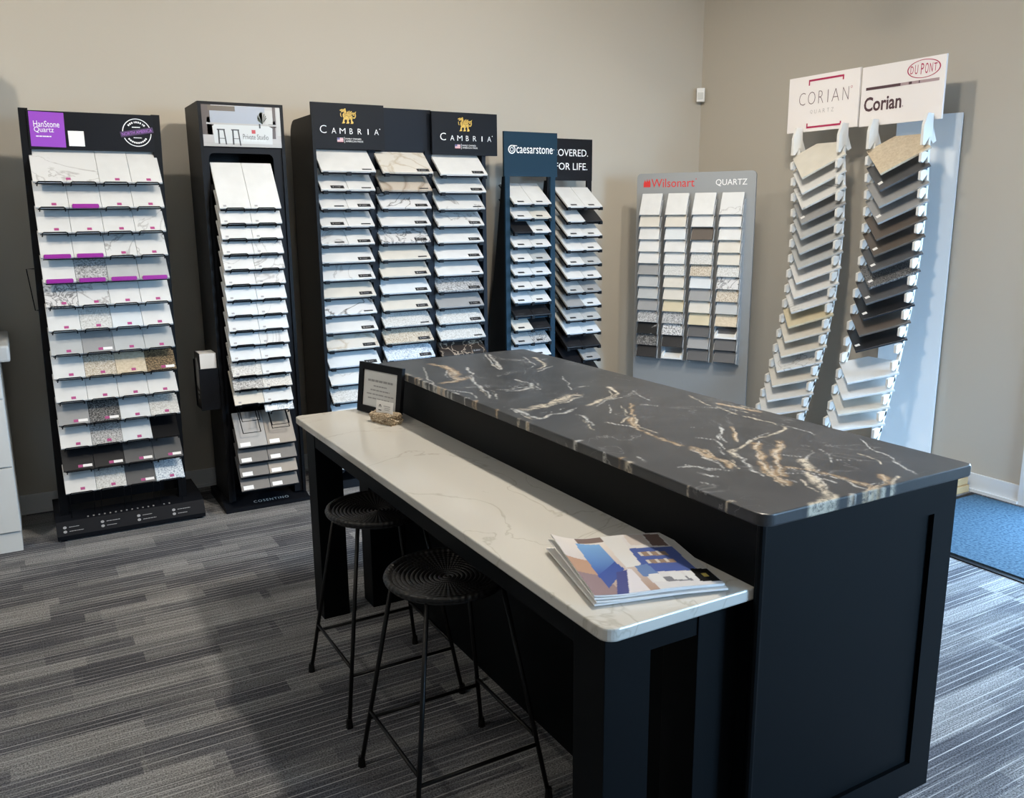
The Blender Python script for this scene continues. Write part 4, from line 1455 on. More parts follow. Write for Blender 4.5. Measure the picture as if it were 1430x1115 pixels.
TC = 0.014
SLC = math.radians(40)
LC = 0.20
bm = bmesh.new()
box(bm, -0.014, 0.014, -0.006, 0.016, -0.016, 0.004)
CLIPC = mesh_of(bm, 'corner_clip')


def black_tag(w):
    return [('C_tag%.3f' % w, [(w / 2 - 0.106, w / 2 - 0.024, 0.010, 0.036)], INKK), ('C_tagw%.3f' % w, [(w / 2 - 0.094, w / 2 - 0.086, 0.019, 0.027), (w / 2 - 0.080, w / 2 - 0.046, 0.021, 0.025)], PAPER)]


def thin_tag(w):
    return [('C_thin%.3f' % w, [(w / 2 - 0.085, w / 2 - 0.025, 0.012, 0.022)], INKK)]


colsC = [
    (1.622, 0.338, ['white', ('white', 'white'), ('white', 'white'), ('white', 'white'), ('fine veined white', 'white'), 'white', 'fine veined white', 'cream', 'dark veined white',
                    'white', 'beige veined', 'cool white', 'fine veined white', 'pale speckled', 'cool white', 'white', 'cool white', 'white']),
    (2.004, 0.335, ['beige veined', 'brown marbled', 'dark veined white', 'white', 'crackled white', 'cream', 'cream', 'cool white', 'cream', 'pale speckled', 'beige speckled',
                    'blue white speckled', 'white']),
    (2.388, 0.335, ['white', 'white', 'veined white', 'veined white', 'white', 'white', 'white', 'grey speckled', 'grey', 'pale speckled', 'pale speckled', 'dark brown marbled', 'black']),
]
z0C = [1.955, 1.952, 1.945]
dzC = [0.1068, 0.1055, 0.1055]
CN = ['left', 'middle', 'right']
for q, (x0, w, lst) in enumerate(colsC):
    for i, s_ in enumerate(lst):
        z = z0C[q] - dzC[q] * i
        yf = cy_front(z)
        cs, sn = math.cos(SLC), math.sin(SLC)
        where = f'{ORD[i]} row, {CN[q]} column, dragon-emblem rack'
        if isinstance(s_, tuple):
            for k, c in enumerate(s_):
                place_tile(c, f'{ORD[i]} row, {CN[q]} column, {"left" if k == 0 else "right"} half, dragon-emblem rack', 'tiles on the dragon-emblem rack',
                           (x0 + w * (k + 0.5) / 2, yf, z), w / 2, LC, TC, SLC, stickers=black_tag(w / 2) if (i + k) % 2 else thin_tag(w / 2))
        else:
            place_tile(s_, where, 'tiles on the dragon-emblem rack', (x0 + w / 2, yf, z), w, LC, TC, SLC, stickers=thin_tag(w) if (i * 7 + q * 5) % 4 == 0 else black_tag(w))
        bm = bmesh.new()
        y1, z1 = yf + 0.006, z - 0.006
        hexa(bm, [(x0, y1, z1 - 0.004), (x0 + w, y1, z1 - 0.004), (x0 + w, y1 + cs * 0.21, z1 + sn * 0.21 - 0.004), (x0, y1 + cs * 0.21, z1 + sn * 0.21 - 0.004),
                  (x0, y1, z1), (x0 + w, y1, z1), (x0 + w, y1 + cs * 0.21, z1 + sn * 0.21), (x0, y1 + cs * 0.21, z1 + sn * 0.21)])
        obj('shelf', bm, NAVYB, C)
        for xk in (x0 + 0.028, x0 + w - 0.02) + ((x0 + w / 2,) if q == 0 and i < 4 else ()):
            inst('corner_clip', CLIPC, BLACK, C, (xk, yf, z))

# ================================================================ teal-header and charcoal-header towers
bm = bmesh.new()
box(bm, -0.011, 0.011, -0.007, 0.018, -0.015, 0.006)
CLIPD = mesh_of(bm, 'corner_clip')
TD = 0.013
SLD = math.radians(35)
LD = 0.238
WD = 0.147
STD = [('D_bar', [(-0.040, 0.010, 0.014, 0.028)], INKK)]


def tower(label, hname, x0, yf, ztop, dz, tiles, hx0, hx1, hy, hz0, hz1, mat, postx, name_mid):
    t = thing('sample_rack', label, 'sample rack', (x0 + WD, 5.3, 0), 'stone sample racks')
    for a, b in postx:
        obj('front_post', bxm(a, b, hy, hy + 0.018, 0.0, hz0), mat, t)
        xm = a if a < x0 else b - 0.014
        bm_ = bmesh.new()
        prism(bm_, [(xm, y_, z_) for y_, z_ in ((hy + 0.018, 0), (hy + 0.018, hz0), (hy + 0.045, hz0), (hy + 0.14, 1.45), (hy + 0.24, 1.0), (min(hy + 0.36, 5.55), 0.0))], (0.014, 0, 0))
        obj('side_panel', bm_, BLACK, t)
    obj('back_panel', bxm(postx[0][1], postx[1][0], 5.30, 5.31, 0.05, 0.95), mat, t)
    obj('plinth', bxm(postx[0][1], postx[1][0], hy + 0.02, 5.40, 0, 0.06), mat, t)
    h = obj('header', bxm(hx0, hx1, hy, hy + 0.018, hz0, hz1), mat, t)
    cs, sn = math.cos(SLD), math.sin(SLD)
    for i, row in enumerate(tiles):
        z = ztop - dz * i
        for k, c in enumerate(row):
            if c is None:
                continue
            place_tile(c, f'{ORD[i]} row, {"left" if k == 0 else "right"} column, {name_mid}', 'tiles on the ' + name_mid, (x0 + (k + 0.5) * WD, yf, z), WD, LD, TD, SLD,
                       stickers=STD if (i * 3 + k * 5 + int(x0 * 10)) % 6 else ())
        bm_ = bmesh.new()
        y1, z1 = yf + 0.008, z - 0.007
        xa_, xb_ = x0 + 0.002, x0 + 2 * WD - 0.002
        hexa(bm_, [(xa_, y1, z1 - 0.004), (xb_, y1, z1 - 0.004), (xb_, y1 + cs * 0.25, z1 + sn * 0.25 - 0.004), (xa_, y1 + cs * 0.25, z1 + sn * 0.25 - 0.004),
                   (xa_, y1, z1), (xb_, y1, z1), (xb_, y1 + cs * 0.25, z1 + sn * 0.25), (xa_, y1 + cs * 0.25, z1 + sn * 0.25)])
        obj('shelf', bm_, mat, t)
        for xk in (x0 + 0.012, x0 + WD, x0 + 2 * WD - 0.010):
            inst('corner_clip', CLIPD, BLACK, t, (xk, yf, z))
    return t, h


W_, CWh, K_ = 'white', 'cool white', 'black'
t1 = [(W_, W_), (W_, 'cream'), (K_, W_), (W_, W_), (W_, 'pale grey'), (CWh, CWh), (W_, W_), (CWh, W_), (K_, K_), ('cream', K_), ('pale grey', 'grey speckled'), (CWh, CWh), (W_, K_)]
D1, h1 = tower('narrow sample tower with deep teal header, beside the dragon-emblem rack', 'teal', 2.944, 5.10, 1.765, 0.0945, t1, 2.898, 3.315, 5.145, 1.952, 2.240, TEAL,
               ((2.905, 2.940), (3.262, 3.300)), 'teal-header tower')
O_ = Vector((0, 5.145, 0))
zc = 2.125
poly_flat('ring_logo', ring_polys(2.957, zc, 0.021, 0.028, 20, 395, 40) + ring_polys(2.957, zc, 0.010, 0.014, 0, 360, 24) + [[(2.957, zc + 0.021), (2.998, zc + 0.022), (2.998, zc + 0.026), (2.95, zc + 0.029)]],
          INKW, h1, O_, X_, Z_, 0.0015)
text('lettering', 'caesarstone', INKW, h1, (2.992, 5.145, zc), X_, Z_, 0.046, 0.285, 'L', depth=0.0015)
poly_flat('registered_mark', ring_polys(3.287, zc + 0.006, 0.0, 0.003, 0, 360, 8), INKW, h1, O_, X_, Z_, 0.0015)
t2 = [(W_, W_), (W_, K_), (W_, W_), (W_, W_), (W_, 'pale grey'), (W_, W_), ('pale grey', 'grey'), ('grey', CWh), ('pale grey', 'pale grey'), (CWh, CWh), (K_, K_), (None, 'grey'), (K_, K_)]
D2, h2 = tower('narrow sample tower with charcoal slogan header, behind the teal one', 'charcoal', 3.372, 5.10, 1.742, 0.0985, t2, 3.335, 3.715, 5.30, 1.935, 2.222, CHAR,
               ((3.333, 3.366), (3.672, 3.712)), 'charcoal-header tower')
text('lettering', 'COVERED.', INKW, h2, (3.375, 5.30, 2.127), X_, Z_, 0.048, 0.302, 'L', depth=0.0015)
text('lettering', 'FOR LIFE.', INKW, h2, (3.397, 5.30, 2.033), X_, Z_, 0.048, 0.275, 'L', depth=0.0015)

# ================================================================ grey board with red lettering, across the corner
EU = Vector((0.5004, -0.8658, 0))
EN = Vector((-0.8658, -0.5004, 0))
TL = Vector((4.064, 5.219, 0))
E_ = thing('sample_board', 'silver-grey sample board with red lettering standing across the room corner', 'sample board', TL + EU * 0.435)
HEAD_E = -math.radians(60)


def ept(u, off, z):
    p = TL + EU * u + EN * off
    return Vector((p.x, p.y, z))


bm = bmesh.new()
R_ = 0.03
Wd = 0.875
pts = [(0, 0.04), (0, 1.985 - R_)] + [(R_ - R_ * math.cos(a), 1.985 - R_ + R_ * math.sin(a)) for a in [math.radians(q) for q in (30, 60, 90)]] + \
      [(Wd - R_ + R_ * math.sin(a), 1.985 - R_ + R_ * math.cos(a)) for a in [math.radians(q) for q in (0, 30, 60, 90)]] + [(Wd, 0.04)]
prism(bm, [ept(u, 0, z) for u, z in pts], EN * -0.02)
eb = obj('board', bm, SILVER, E_)
for u in (0.12, 0.75):
    bm = bmesh.new()
    prism(bm, [ept(u, 0.16, 0), ept(u, 0.16, 0.02), ept(u, 0.0, 0.06), ept(u, -0.02, 0.06), ept(u, -0.18, 0.02), ept(u, -0.18, 0)], EU * 0.03)
    obj('foot', bm, STEEL, E_)
# red logo and words
lo_ = [rect(0.052, 0.106, 1.888, 1.915), [(0.052, 1.915), (0.062, 1.942), (0.070, 1.922), (0.080, 1.948), (0.086, 1.925), (0.097, 1.946), (0.106, 1.915)]]
poly_flat('red_flame_logo', lo_, INKR, eb, TL, EU, Z_, 0.0015)
text('lettering', 'Wilsonart', INKR, eb, ept(0.112, 0, 1.915), EU, Z_, 0.060, 0.325, 'L', depth=0.0015)
poly_flat('registered_mark', ring_polys(0.448, 1.938, 0.0, 0.004, 0, 360, 8), INKR, eb, TL, EU, Z_, 0.0015)
text('lettering', 'QUARTZ', INKW, eb, ept(0.592, 0, 1.908), EU, Z_, 0.048, 0.222, 'L', depth=0.0015)
zE = [1.693, 1.608, 1.518, 1.43, 1.345, 1.262, 1.175, 1.086, 0.999, 0.911, 0.825, 0.738, 0.650]
colE = [['white', 'cream', 'white', 'white', 'white', 'grey', 'pale grey', 'pale grey', 'grey', 'grey speckled', 'black veined', 'charcoal speckled', 'black'],
        ['white', 'cream', 'cool white', 'white', 'white', 'pale speckled', 'cream', 'cream', 'yellow cream', 'grey speckled', 'black and white speckled', 'black', None],
        ['white', 'white', 'brown', 'white', 'pale speckled', 'beige speckled', 'cool white', 'grey', 'cream', 'yellow cream', 'dark grey', 'grey', 'dark grey'],
        ['fine veined white', 'white', 'white', 'cream', 'cream', 'pale speckled', 'crackled white', 'beige speckled', 'pale grey', 'tan', None, 'dark grey', 'dark grey']]
run, rise = 0.062, 0.150
SLE = math.atan2(rise, run)
LE = math.hypot(run, rise)
WE = 0.156
for q, lst in enumerate(colE):
    u0 = 0.057 + q * 0.1985
    for i, c in enumerate(lst):
        z = zE[i]
        p = ept(u0 + WE / 2, 0.082, z - 0.006)
        if c:
            place_tile(c, f'{ORD[i]} row, {COL4[q]} column, silver-grey board', 'tiles on the silver-grey board', p, WE, LE, 0.012, SLE, head=HEAD_E)
        else:
            bm = bmesh.new()
            for a_, b_, c_, d_ in ((0, 0.012, 0, 0.03), (WE - 0.012, WE, 0, 0.03), (0.012, WE - 0.012, 0, 0.012)):
                hexa(bm, [ept(u0 + a_, 0.085, z + c_ - 0.006), ept(u0 + b_, 0.085, z + c_ - 0.006), ept(u0 + b_, 0.03, z + c_ - 0.006), ept(u0 + a_, 0.03, z + c_ - 0.006),
                          ept(u0 + a_, 0.085, z + d_ - 0.006), ept(u0 + b_, 0.085, z + d_ - 0.006), ept(u0 + b_, 0.03, z + d_ + 0.02), ept(u0 + a_, 0.03, z + d_ + 0.02)])
            obj('empty_holder', bm, WHITEB, E_)
    # stepped steel side plates of the column
    for u in (u0 - 0.006, u0 + WE + 0.002):
        bm = bmesh.new()
        pf = [(0.0, 1.80)]
        for z in zE:
            pf += [(0.035, z + 0.10), (0.078, z - 0.004), (0.078, z - 0.012), (0.045, z - 0.016)]
        pf += [(0.0, zE[-1] - 0.03)]
        prism(bm, [ept(u, o_, z) for o_, z in pf], EU * 0.003)
        obj('side_plate', bm, STEEL, E_)

# ================================================================ white bracket towers
DT = {}
bm = bmesh.new()
hw, ln = 0.2165, 0.199
outl = [(0, 0), (hw, ln), (0.085, ln + 0.115), (-0.085, ln + 0.115), (-hw, ln)]
prism(bm, [(a, b, 0) for a, b in outl], (0, 0, 0.013))
bmesh.ops.bevel(bm, geom=bm.edges[:], offset=0.001, segments=1, affect='EDGES')
DIAM = mesh_of(bm, 'sample_tile')
bm = bmesh.new()
prism(bm, [(-0.050, 0.058, 0.0128), (-0.030, 0.044, 0.0128), (-0.014, 0.066, 0.0128), (-0.034, 0.080, 0.0128)], (0, 0, 0.001))
DST = mesh_of(bm, 'sticker')
LF = [(4.457, 1.911), (4.467, 1.815), (4.469, 1.718), (4.478, 1.624), (4.48, 1.522), (4.476, 1.425), (4.471, 1.328), (4.46, 1.228), (4.441, 1.132), (4.427, 1.035), (4.418, 0.939),
      (4.385, 0.846), (4.36, 0.752), (4.328, 0.657), (4.293, 0.563), (4.256, 0.473), (4.215, 0.385)]
RF = [(4.472, 1.916), (4.471, 1.825), (4.481, 1.721), (4.477, 1.623), (4.476, 1.528), (4.462, 1.431), (4.464, 1.334), (4.446, 1.246), (4.438, 1.141), (4.409, 1.063), (4.39, 0.955),
      (4.368, 0.865), (4.34, 0.77), (4.315, 0.675), (4.287, 0.58), (4.242, 0.492), (4.225, 0.400)]
LS = ['ivory', 'white', 'veined white', 'grey', 'pale grey', 'pale grey', 'pale grey', 'white', 'white', 'fine veined white', 'yellow cream', 'cream', 'cream', 'veined white', 'cream', 'white', 'white']
RS = ['tan', 'dark grey', 'grey', 'grey', 'brown', 'brown', 'dark grey', 'charcoal speckled', 'dark grey', 'black', 'brown', 'black', None, 'white', 'white', 'cream', 'white']
LST = {3}
RST = {1, 3, 5, 6, 7, 8, 9, 11}


def smooth_path(pts):
    """fit so that the towers keep one smooth S curve"""
    zs_ = np.array([b for a, b in pts])
    xs_ = np.array([a for a, b in pts])
    return np.polyval(np.polyfit(zs_, xs_, 3), zs_), np.polyval(np.polyfit(np.arange(len(zs_)), zs_, 1), np.arange(len(zs_)))


def bracket_tower(label, path, Yc, stones, stk, name_mid, sign_builder):
    t = thing('sample_tower', label, 'sample rack', (4.7, Yc, 0), 'white bracket sample towers')
    xs_, zs_ = smooth_path(path)
    n = len(path)
    rows_ = []
    for i in range(n):
        f = i / (n - 1)
        a = 0.138 + (0.185 - 0.138) * f
        b = 0.143 + (0.062 - 0.143) * f
        rows_.append((xs_[i], zs_[i], a, b))
        if stones[i]:
            o = place_tile(stones[i], f'{ORD[i]} from top on the {name_mid}', 'pointed tiles on the white bracket towers', (xs_[i], Yc, zs_[i]), 0, 0, 0.013, math.atan2(b, a), head=-math.pi / 2, mesh=DIAM)
            if i in stk:
                inst('sticker', DST, PAPER, o, (0, 0, 0), world_loc=False)
    # add two unseen rows of teeth to reach the foot
    rws = list(rows_)
    dzz = zs_[0] - zs_[1]
    for k in range(1, 3):
        rws.append((xs_[-1] - 0.03 * k, zs_[-1] - dzz * k, 0.185, 0.062))
    for s in (-1, 1):
        y0_ = Yc - s * 0.182 - 0.009
        y1_ = y0_ + 0.018
        # spine: a curved strip behind the notches
        line = [(x + a, z + b) for x, z, a, b in rws]
        line = [(line[0][0], line[0][1] + 0.06)] + line + [(line[-1][0] - 0.02, 0.0)]
        bm_ = bmesh.new()
        ring_ = [[bm_.verts.new((px + dx, yy_, pz)) for dx, yy_ in ((0.004, y0_), (0.020, y0_), (0.020, y1_), (0.004, y1_))] for px, pz in line]
        for A_, B_ in zip(ring_[:-1], ring_[1:]):
            for k in range(4):
                bm_.faces.new((A_[k], A_[(k + 1) % 4], B_[(k + 1) % 4], B_[k]))
        bm_.faces.new(ring_[0])
        bm_.faces.new(ring_[-1])
        br_ = obj('bracket', bm_, WHITEB, t)
        for k, (x, z, a, b) in enumerate(rws):
            lx_, lz_ = x + a, z + b
            g_ = 0.010 * k / len(rws)
            bm_ = bmesh.new()
            prism(bm_, [(px, y0_, pz) for px, pz in ((lx_ - 0.048 - g_, lz_ - 0.026), (lx_ - 0.048 - g_, lz_ - 0.072), (lx_ - 0.030 - g_, lz_ - 0.078), (lx_ + 0.008, lz_ - 0.040), (lx_ + 0.008, lz_ - 0.018), (lx_ - 0.024, lz_ - 0.016))], (0, 0.018, 0))
            obj('tooth', bm_, WHITEB, br_)
        x, z, a, b = rws[0]
        lx_, lz_ = x + a, z + b
        bm_ = bmesh.new()
        prism(bm_, [(px, y0_, pz) for px, pz in ((lx_ - 0.048, lz_ + 0.02), (lx_ - 0.048, lz_ + 0.125), (lx_ - 0.022, lz_ + 0.195), (lx_ + 0.03, lz_ + 0.195), (lx_ + 0.03, lz_ + 0.13), (lx_ + 0.07, lz_ + 0.045), (lx_ + 0.042, lz_ + 0.03), (lx_ + 0.006, lz_ + 0.065), (lx_ - 0.03, lz_ + 0.02))], (0, 0.018, 0))
        bmesh.ops.triangulate(bm_, faces=[f_ for f_ in bm_.faces if len(f_.verts) > 4])
        obj('bracket_head', bm_, WHITEB, br_)
    for zc_ in (0.30,):
        i = min(range(len(rws)), key=lambda k: abs(rws[k][1] + rws[k][3] - zc_))
        xb_ = rws[i][0] + rws[i][2] + 0.002
        obj('crossbar', bxm(xb_, xb_ + 0.018, Yc - 0.170, Yc + 0.170, zc_ - 0.03, zc_ + 0.03), WHITEB, t)
    obj('base', bxm(4.42, 4.88, Yc - 0.179, Yc + 0.179, 0, 0.03), WHITEB, t)
    sign_builder(t, Yc)
    return t


DYV = Vector((0, -1, 0))


def sign_left(t, Yc):
    sx = 4.665
    sg = obj('sign', bxm(sx, sx + 0.012, 3.795, 4.362, 2.222, 2.573), CARDM, t)
    U0 = Vector((sx, 4.362, 0))
    poly_flat('crimson_corner_lines', [rect(0.165, 0.445, 2.536, 2.548), rect(0.165, 0.175, 2.512, 2.536), rect(0.435, 0.445, 2.518, 2.536)], INKC, sg, U0, DYV, Z_, 0.0015)
    poly_flat('crimson_corner_lines', [rect(0.165, 0.445, 2.243, 2.255), rect(0.165, 0.175, 2.255, 2.275), rect(0.435, 0.445, 2.255, 2.268)], INKC, sg, U0, DYV, Z_, 0.0015)
    for k, ch in enumerate('CORIAN'):
        wch = {'C': 0.052, 'O': 0.060, 'R': 0.040, 'I': 0.005, 'A': 0.058, 'N': 0.046}[ch]
        u_ = [0.118, 0.196, 0.272, 0.328, 0.388, 0.466][k]
        text('lettering', ch, new_mat('plum_ink', (0.10, 0.05, 0.07), 0.5), sg, U0 + DYV * u_ + Z_ * 2.432, DYV, Z_, 0.078, wch, 'C', offset=-0.026, depth=0.0015)
    poly_flat('registered_mark', ring_polys(0.508, 2.466, 0.005, 0.007, 0, 360, 10), INKC, sg, U0, DYV, Z_, 0.0015)
    for k, ch in enumerate('QUARTZ'):
        text('lettering', ch, INKG, sg, U0 + DYV * (0.200 + k * 0.034) + Z_ * 2.345, DYV, Z_, 0.024, 0.018, 'C', offset=-0.02, depth=0.0015)


def sign_right(t, Yc):
    sx = 4.665
    sg = obj('sign', bxm(sx, sx + 0.012, 3.222, 3.780, 2.218, 2.566), CARDM, t)
    U0 = Vector((sx, 3.780, 0))
    plum = new_mat('plum_bar', (0.085, 0.045, 0.055), 0.5)
    rose = new_mat('rose_grey_bar', (0.42, 0.32, 0.34), 0.5)
    poly_flat('grey_bar', [rect(0.035, 0.275, 2.428, 2.444), rect(0.330, 0.350, 2.428, 2.444), rect(0.395, 0.402, 2.428, 2.444)], plum, sg, U0, DYV, Z_, 0.002)
    poly_flat('pale_bar', [rect(0.275, 0.330, 2.428, 2.444), rect(0.350, 0.395, 2.428, 2.444), rect(0.402, 0.525, 2.428, 2.444)], rose, sg, U0, DYV, Z_, 0.002)
    text('lettering', 'Corian', plum, sg, U0 + DYV * 0.028 + Z_ * 2.345, DYV, Z_, 0.085, 0.262, 'L', offset=0.022, depth=0.0015)
    poly_flat('registered_mark', ring_polys(0.300, 2.312, 0.0, 0.004, 0, 360, 8), rose, sg, U0, DYV, Z_, 0.0015)
    poly_flat('oval_logo', ring_polys(0.420, 2.505, 0.0475, 0.051, 0, 360, 48, 2.1), INKC, sg, U0, DYV, Z_, 0.0015)
    for ch, u_, w_ in (('D', 0.344, 0.020), ('U', 0.373, 0.020), ('P', 0.411, 0.019), ('O', 0.439, 0.021), ('N', 0.467, 0.020), ('T', 0.494, 0.021)):
        text('lettering', ch, INKC, sg, U0 + DYV * u_ + Z_ * 2.505, DYV, Z_, 0.062 - 0.25 * abs(u_ - 0.420), w_, 'C', depth=0.0015)


bracket_tower('white notched bracket tower of pale pointed tiles under the thin-lettered sign', LF, 4.015, LS, LST, 'left white bracket tower', sign_left)
bracket_tower('white notched bracket tower of darker pointed tiles under the oval-logo sign', RF, 3.44, RS, RST, 'right white bracket tower', sign_right)

# tall white panel behind the right tower
pv = thing('backing_panel', 'tall plain white panel leaning behind the right bracket tower', 'panel', (4.93, 3.4, 0))
bm = bmesh.new()
pa, pb = Vector((4.865, 3.66, 0)), Vector((4.985, 3.305, 0))
dn = Vector((0.355, 0.12, 0)).normalized() * 0.022
hexa(bm, [pa, pb, pb + dn, pa + dn, pa + Z_ * 2.262, pb + Z_ * 2.262, pb + dn + Z_ * 2.262, pa + dn + Z_ * 2.262])
bmesh.ops.translate(bm, verts=bm.verts[:], vec=(0, 0, 0.012))
obj('board', bm, new_mat('white_panel', (0.78, 0.81, 0.83), 0.3), pv, bevel=0.002)
obj('edge_foot', bxm(4.93, 4.99, 3.32, 3.52, 0, 0.012), BLACK, pv)
# tan wood blocks on the floor beside it
for k, (za, zb_) in enumerate(((0, 0.045), (0.046, 0.09))):
    w = obj('wood_block', bxm(4.80 + 0.01 * k, 4.985, 3.02 + 0.012 * k, 3.22, za, zb_), WOOD, None, bevel=0.003)
    tag(w, ['tan wood block lying on the carpet by the right wall', 'tan wood block stacked on top of another by the right wall'][k], 'wood block')
# ------------------------------------------------------------------ white cabinet at the left edge
cb_ = thing('cabinet', 'white drawer cabinet at the left edge beside the purple-header rack', 'cabinet', (-0.45, 5.3, 0))
CBW = new_mat('white_cabinet_paint', (0.62, 0.63, 0.62), 0.4)
obj('body', bxm(-0.78, -0.115, 5.0, YB - 0.03, 0.105, 1.005), CBW, cb_)
obj('toe_kick', bxm(-0.77, -0.118, 4.99, YB - 0.03, 0, 0.105), CBW, cb_)
for z0, z1 in ((0.82, 0.995), (0.462, 0.812), (0.112, 0.454)):
    d = obj('drawer', bxm(-0.77, -0.118, 4.978, 5.0, z0, z1), CBW, cb_, bevel=0.002)
    obj('drawer_field', bxm(-0.70, -0.188, 4.9765, 4.979, z0 + 0.06, z1 - 0.06), CBW, d)
    bm = bmesh.new()
    tube(bm, [(-0.50, 4.978, (z0 + z1) / 2), (-0.50, 4.95, (z0 + z1) / 2), (-0.40, 4.95, (z0 + z1) / 2), (-0.40, 4.978, (z0 + z1) / 2)], 0.005, 6)
    obj('handle', bm, STEEL, d)
bm = bmesh.new()
box(bm, -0.80, -0.062, 4.95, YB - 0.03, 1.006, 1.09)
ct = obj('stone_worktop', bm, S['pale grey'], None, bevel=0.012)
tag(ct, 'pale stone top resting on the white drawer cabinet', 'worktop')

# tall hutch on the worktop, just out of the picture; it shades the wall beside the first rack
hu = thing('hutch_cabinet', 'tall white hutch standing on the stone top of the left cabinet', 'cabinet', (-0.47, 5.3, 1.091))
obj('body', bxm(-0.78, -0.17, 5.02, YB - 0.03, 1.091, 2.62), CBW, hu)
for xa_, xb_ in ((-0.775, -0.478), (-0.472, -0.175)):
    d = obj('door', bxm(xa_, xb_, 5.0, 5.02, 1.10, 2.61), CBW, hu, bevel=0.002)
    obj('door_field', bxm(xa_ + 0.06, xb_ - 0.06, 4.998, 5.001, 1.17, 2.54), CBW, d)
    xh = xb_ - 0.03 if xa_ < -0.6 else xa_ + 0.03
    bm = bmesh.new()
    tube(bm, [(xh, 5.0, 1.3), (xh, 4.975, 1.3), (xh, 4.975, 1.45), (xh, 5.0, 1.45)], 0.005, 6)
    obj('handle', bm, STEEL, d)

# ------------------------------------------------------------------ corner motion sensor
se = thing('motion_sensor', 'small white motion sensor high in the room corner', 'sensor', (4.985, 5.595, 2.57))
dxy = Vector((-0.7071, -0.7071, 0))
sid = Vector((0.7071, -0.7071, 0))
c0 = Vector((4.965, 5.575, 0))
bm = bmesh.new()
for (za, zb_, wd, d0, d1) in ((2.575, 2.68, 0.032, -0.03, 0.022),):
    hexa(bm, [c0 - sid * wd + dxy * d0 + Z_ * za, c0 + sid * wd + dxy * d0 + Z_ * za, c0 + sid * wd + dxy * (d1 - 0.008) + Z_ * za, c0 - sid * wd + dxy * (d1 - 0.008) + Z_ * za,
              c0 - sid * wd + dxy * d0 + Z_ * zb_, c0 + sid * wd + dxy * d0 + Z_ * zb_, c0 + sid * wd + dxy * d1 + Z_ * zb_, c0 - sid * wd + dxy * d1 + Z_ * zb_])
obj('housing', bm, WHITEM, se, bevel=0.004)
bm = bmesh.new()
hexa(bm, [c0 - sid * 0.022 + dxy * 0.012 + Z_ * 2.595, c0 + sid * 0.022 + dxy * 0.012 + Z_ * 2.595, c0 + sid * 0.022 + dxy * 0.0225 + Z_ * 2.595, c0 - sid * 0.022 + dxy * 0.0225 + Z_ * 2.595,
          c0 - sid * 0.022 + dxy * 0.012 + Z_ * 2.645, c0 + sid * 0.022 + dxy * 0.012 + Z_ * 2.645, c0 + sid * 0.022 + dxy * 0.0245 + Z_ * 2.645, c0 - sid * 0.022 + dxy * 0.0245 + Z_ * 2.645])
obj('lens', bm, new_mat('grey_lens', (0.45, 0.47, 0.47), 0.3), se)

# ------------------------------------------------------------------ entrance mat
MAT = new_mat('blue_mat', (0.10, 0.22, 0.38), 0.95, spec=0.1)
v = coords(MAT, (1, 1, 1), False)
n = nd(MAT, 'ShaderNodeTexNoise')
n.inputs['Scale'].default_value = 70
n.inputs['Detail'].default_value = 4
lk(MAT, v, n.inputs['Vector'])
r = ramp(MAT, [(0.3, (0.018, 0.040, 0.066)), (0.7, (0.066, 0.110, 0.150))])
lk(MAT, n.outputs['Fac'], r.inputs[0])
lk(MAT, r.outputs[0], bsdf(MAT).inputs['Base Color'])
mt = thing('door_mat', 'blue ribbed entrance mat with dark rubber edge on the carpet', 'door mat', (4.45, 2.1, 0))
obj('border', bxm(3.93, 4.965, 1.25, 2.985, 0.0, 0.006), BLACK, mt)
obj('pile', bxm(3.965, 4.935, 1.285, 2.95, 0.006, 0.013), MAT, mt)

# ------------------------------------------------------------------ framed notice, card holder, magazines on the counter
fr = thing('picture_frame', 'small black frame with a printed notice leaning on the island', 'picture frame', (1.30, 3.38, H2))
p0, p1 = Vector((1.243, 3.525, H2)), Vector((1.325, 3.245, H2))
fu = (p1 - p0)
fwid = fu.length
fu.normalize()
fn = Vector((fu.y, -fu.x, 0))                 # towards the viewer (-x side)
if fn.x > 0:
    fn = -fn
tilt = math.radians(7)
fv = (Z_ * math.cos(tilt) - fn * math.sin(tilt))
ff = fu.cross(fv)
if ff.dot(fn) < 0:
    ff = -ff
FH = 0.215


def fpt(u_, v_, d_):
    return p0 + fu * u_ + fv * v_ + ff * d_ + Z_ * 0.003


def fbox(u0, u1, v0, v1, d0, d1):
    bm_ = bmesh.new()
    hexa(bm_, [fpt(u0, v0, d0), fpt(u1, v0, d0), fpt(u1, v0, d1), fpt(u0, v0, d1), fpt(u0, v1, d0), fpt(u1, v1, d0), fpt(u1, v1, d1), fpt(u0, v1, d1)])
    return bm_


FB = 0.030
obj('frame_bar', fbox(0, fwid, 0, FB, -0.006, 0.010), BLACK, fr)
obj('frame_bar', fbox(0, fwid, FH - FB, FH, -0.006, 0.010), BLACK, fr)
obj('frame_bar', fbox(0, FB, FB, FH - FB, -0.006, 0.010), BLACK, fr)
obj('frame_bar', fbox(fwid - FB, fwid, FB, FH - FB, -0.006, 0.010), BLACK, fr)
nt_ = obj('notice', fbox(FB - 0.004, fwid - FB + 0.004, FB - 0.004, FH - FB + 0.004, -0.004, 0.003), new_mat('grey_white_paper', (0.58, 0.59, 0.59), 0.3), fr)
pr = dashes(FB + 0.03, fwid - FB - 0.03, FH * 0.66, 0.009, 3)
for k, (a, b) in enumerate(((0.07, 0.07), (0.05, 0.05), (0.025, 0.02), (0.035, 0.05))):
    pr += dashes(FB + a, fwid - FB - b, FH * 0.66 - 0.022 - 0.018 * k, 0.0055, 20 + k)
poly_flat('printed_lines', pr, INKG, nt_, fpt(0, 0, 0.003), fu, fv, 0.001)

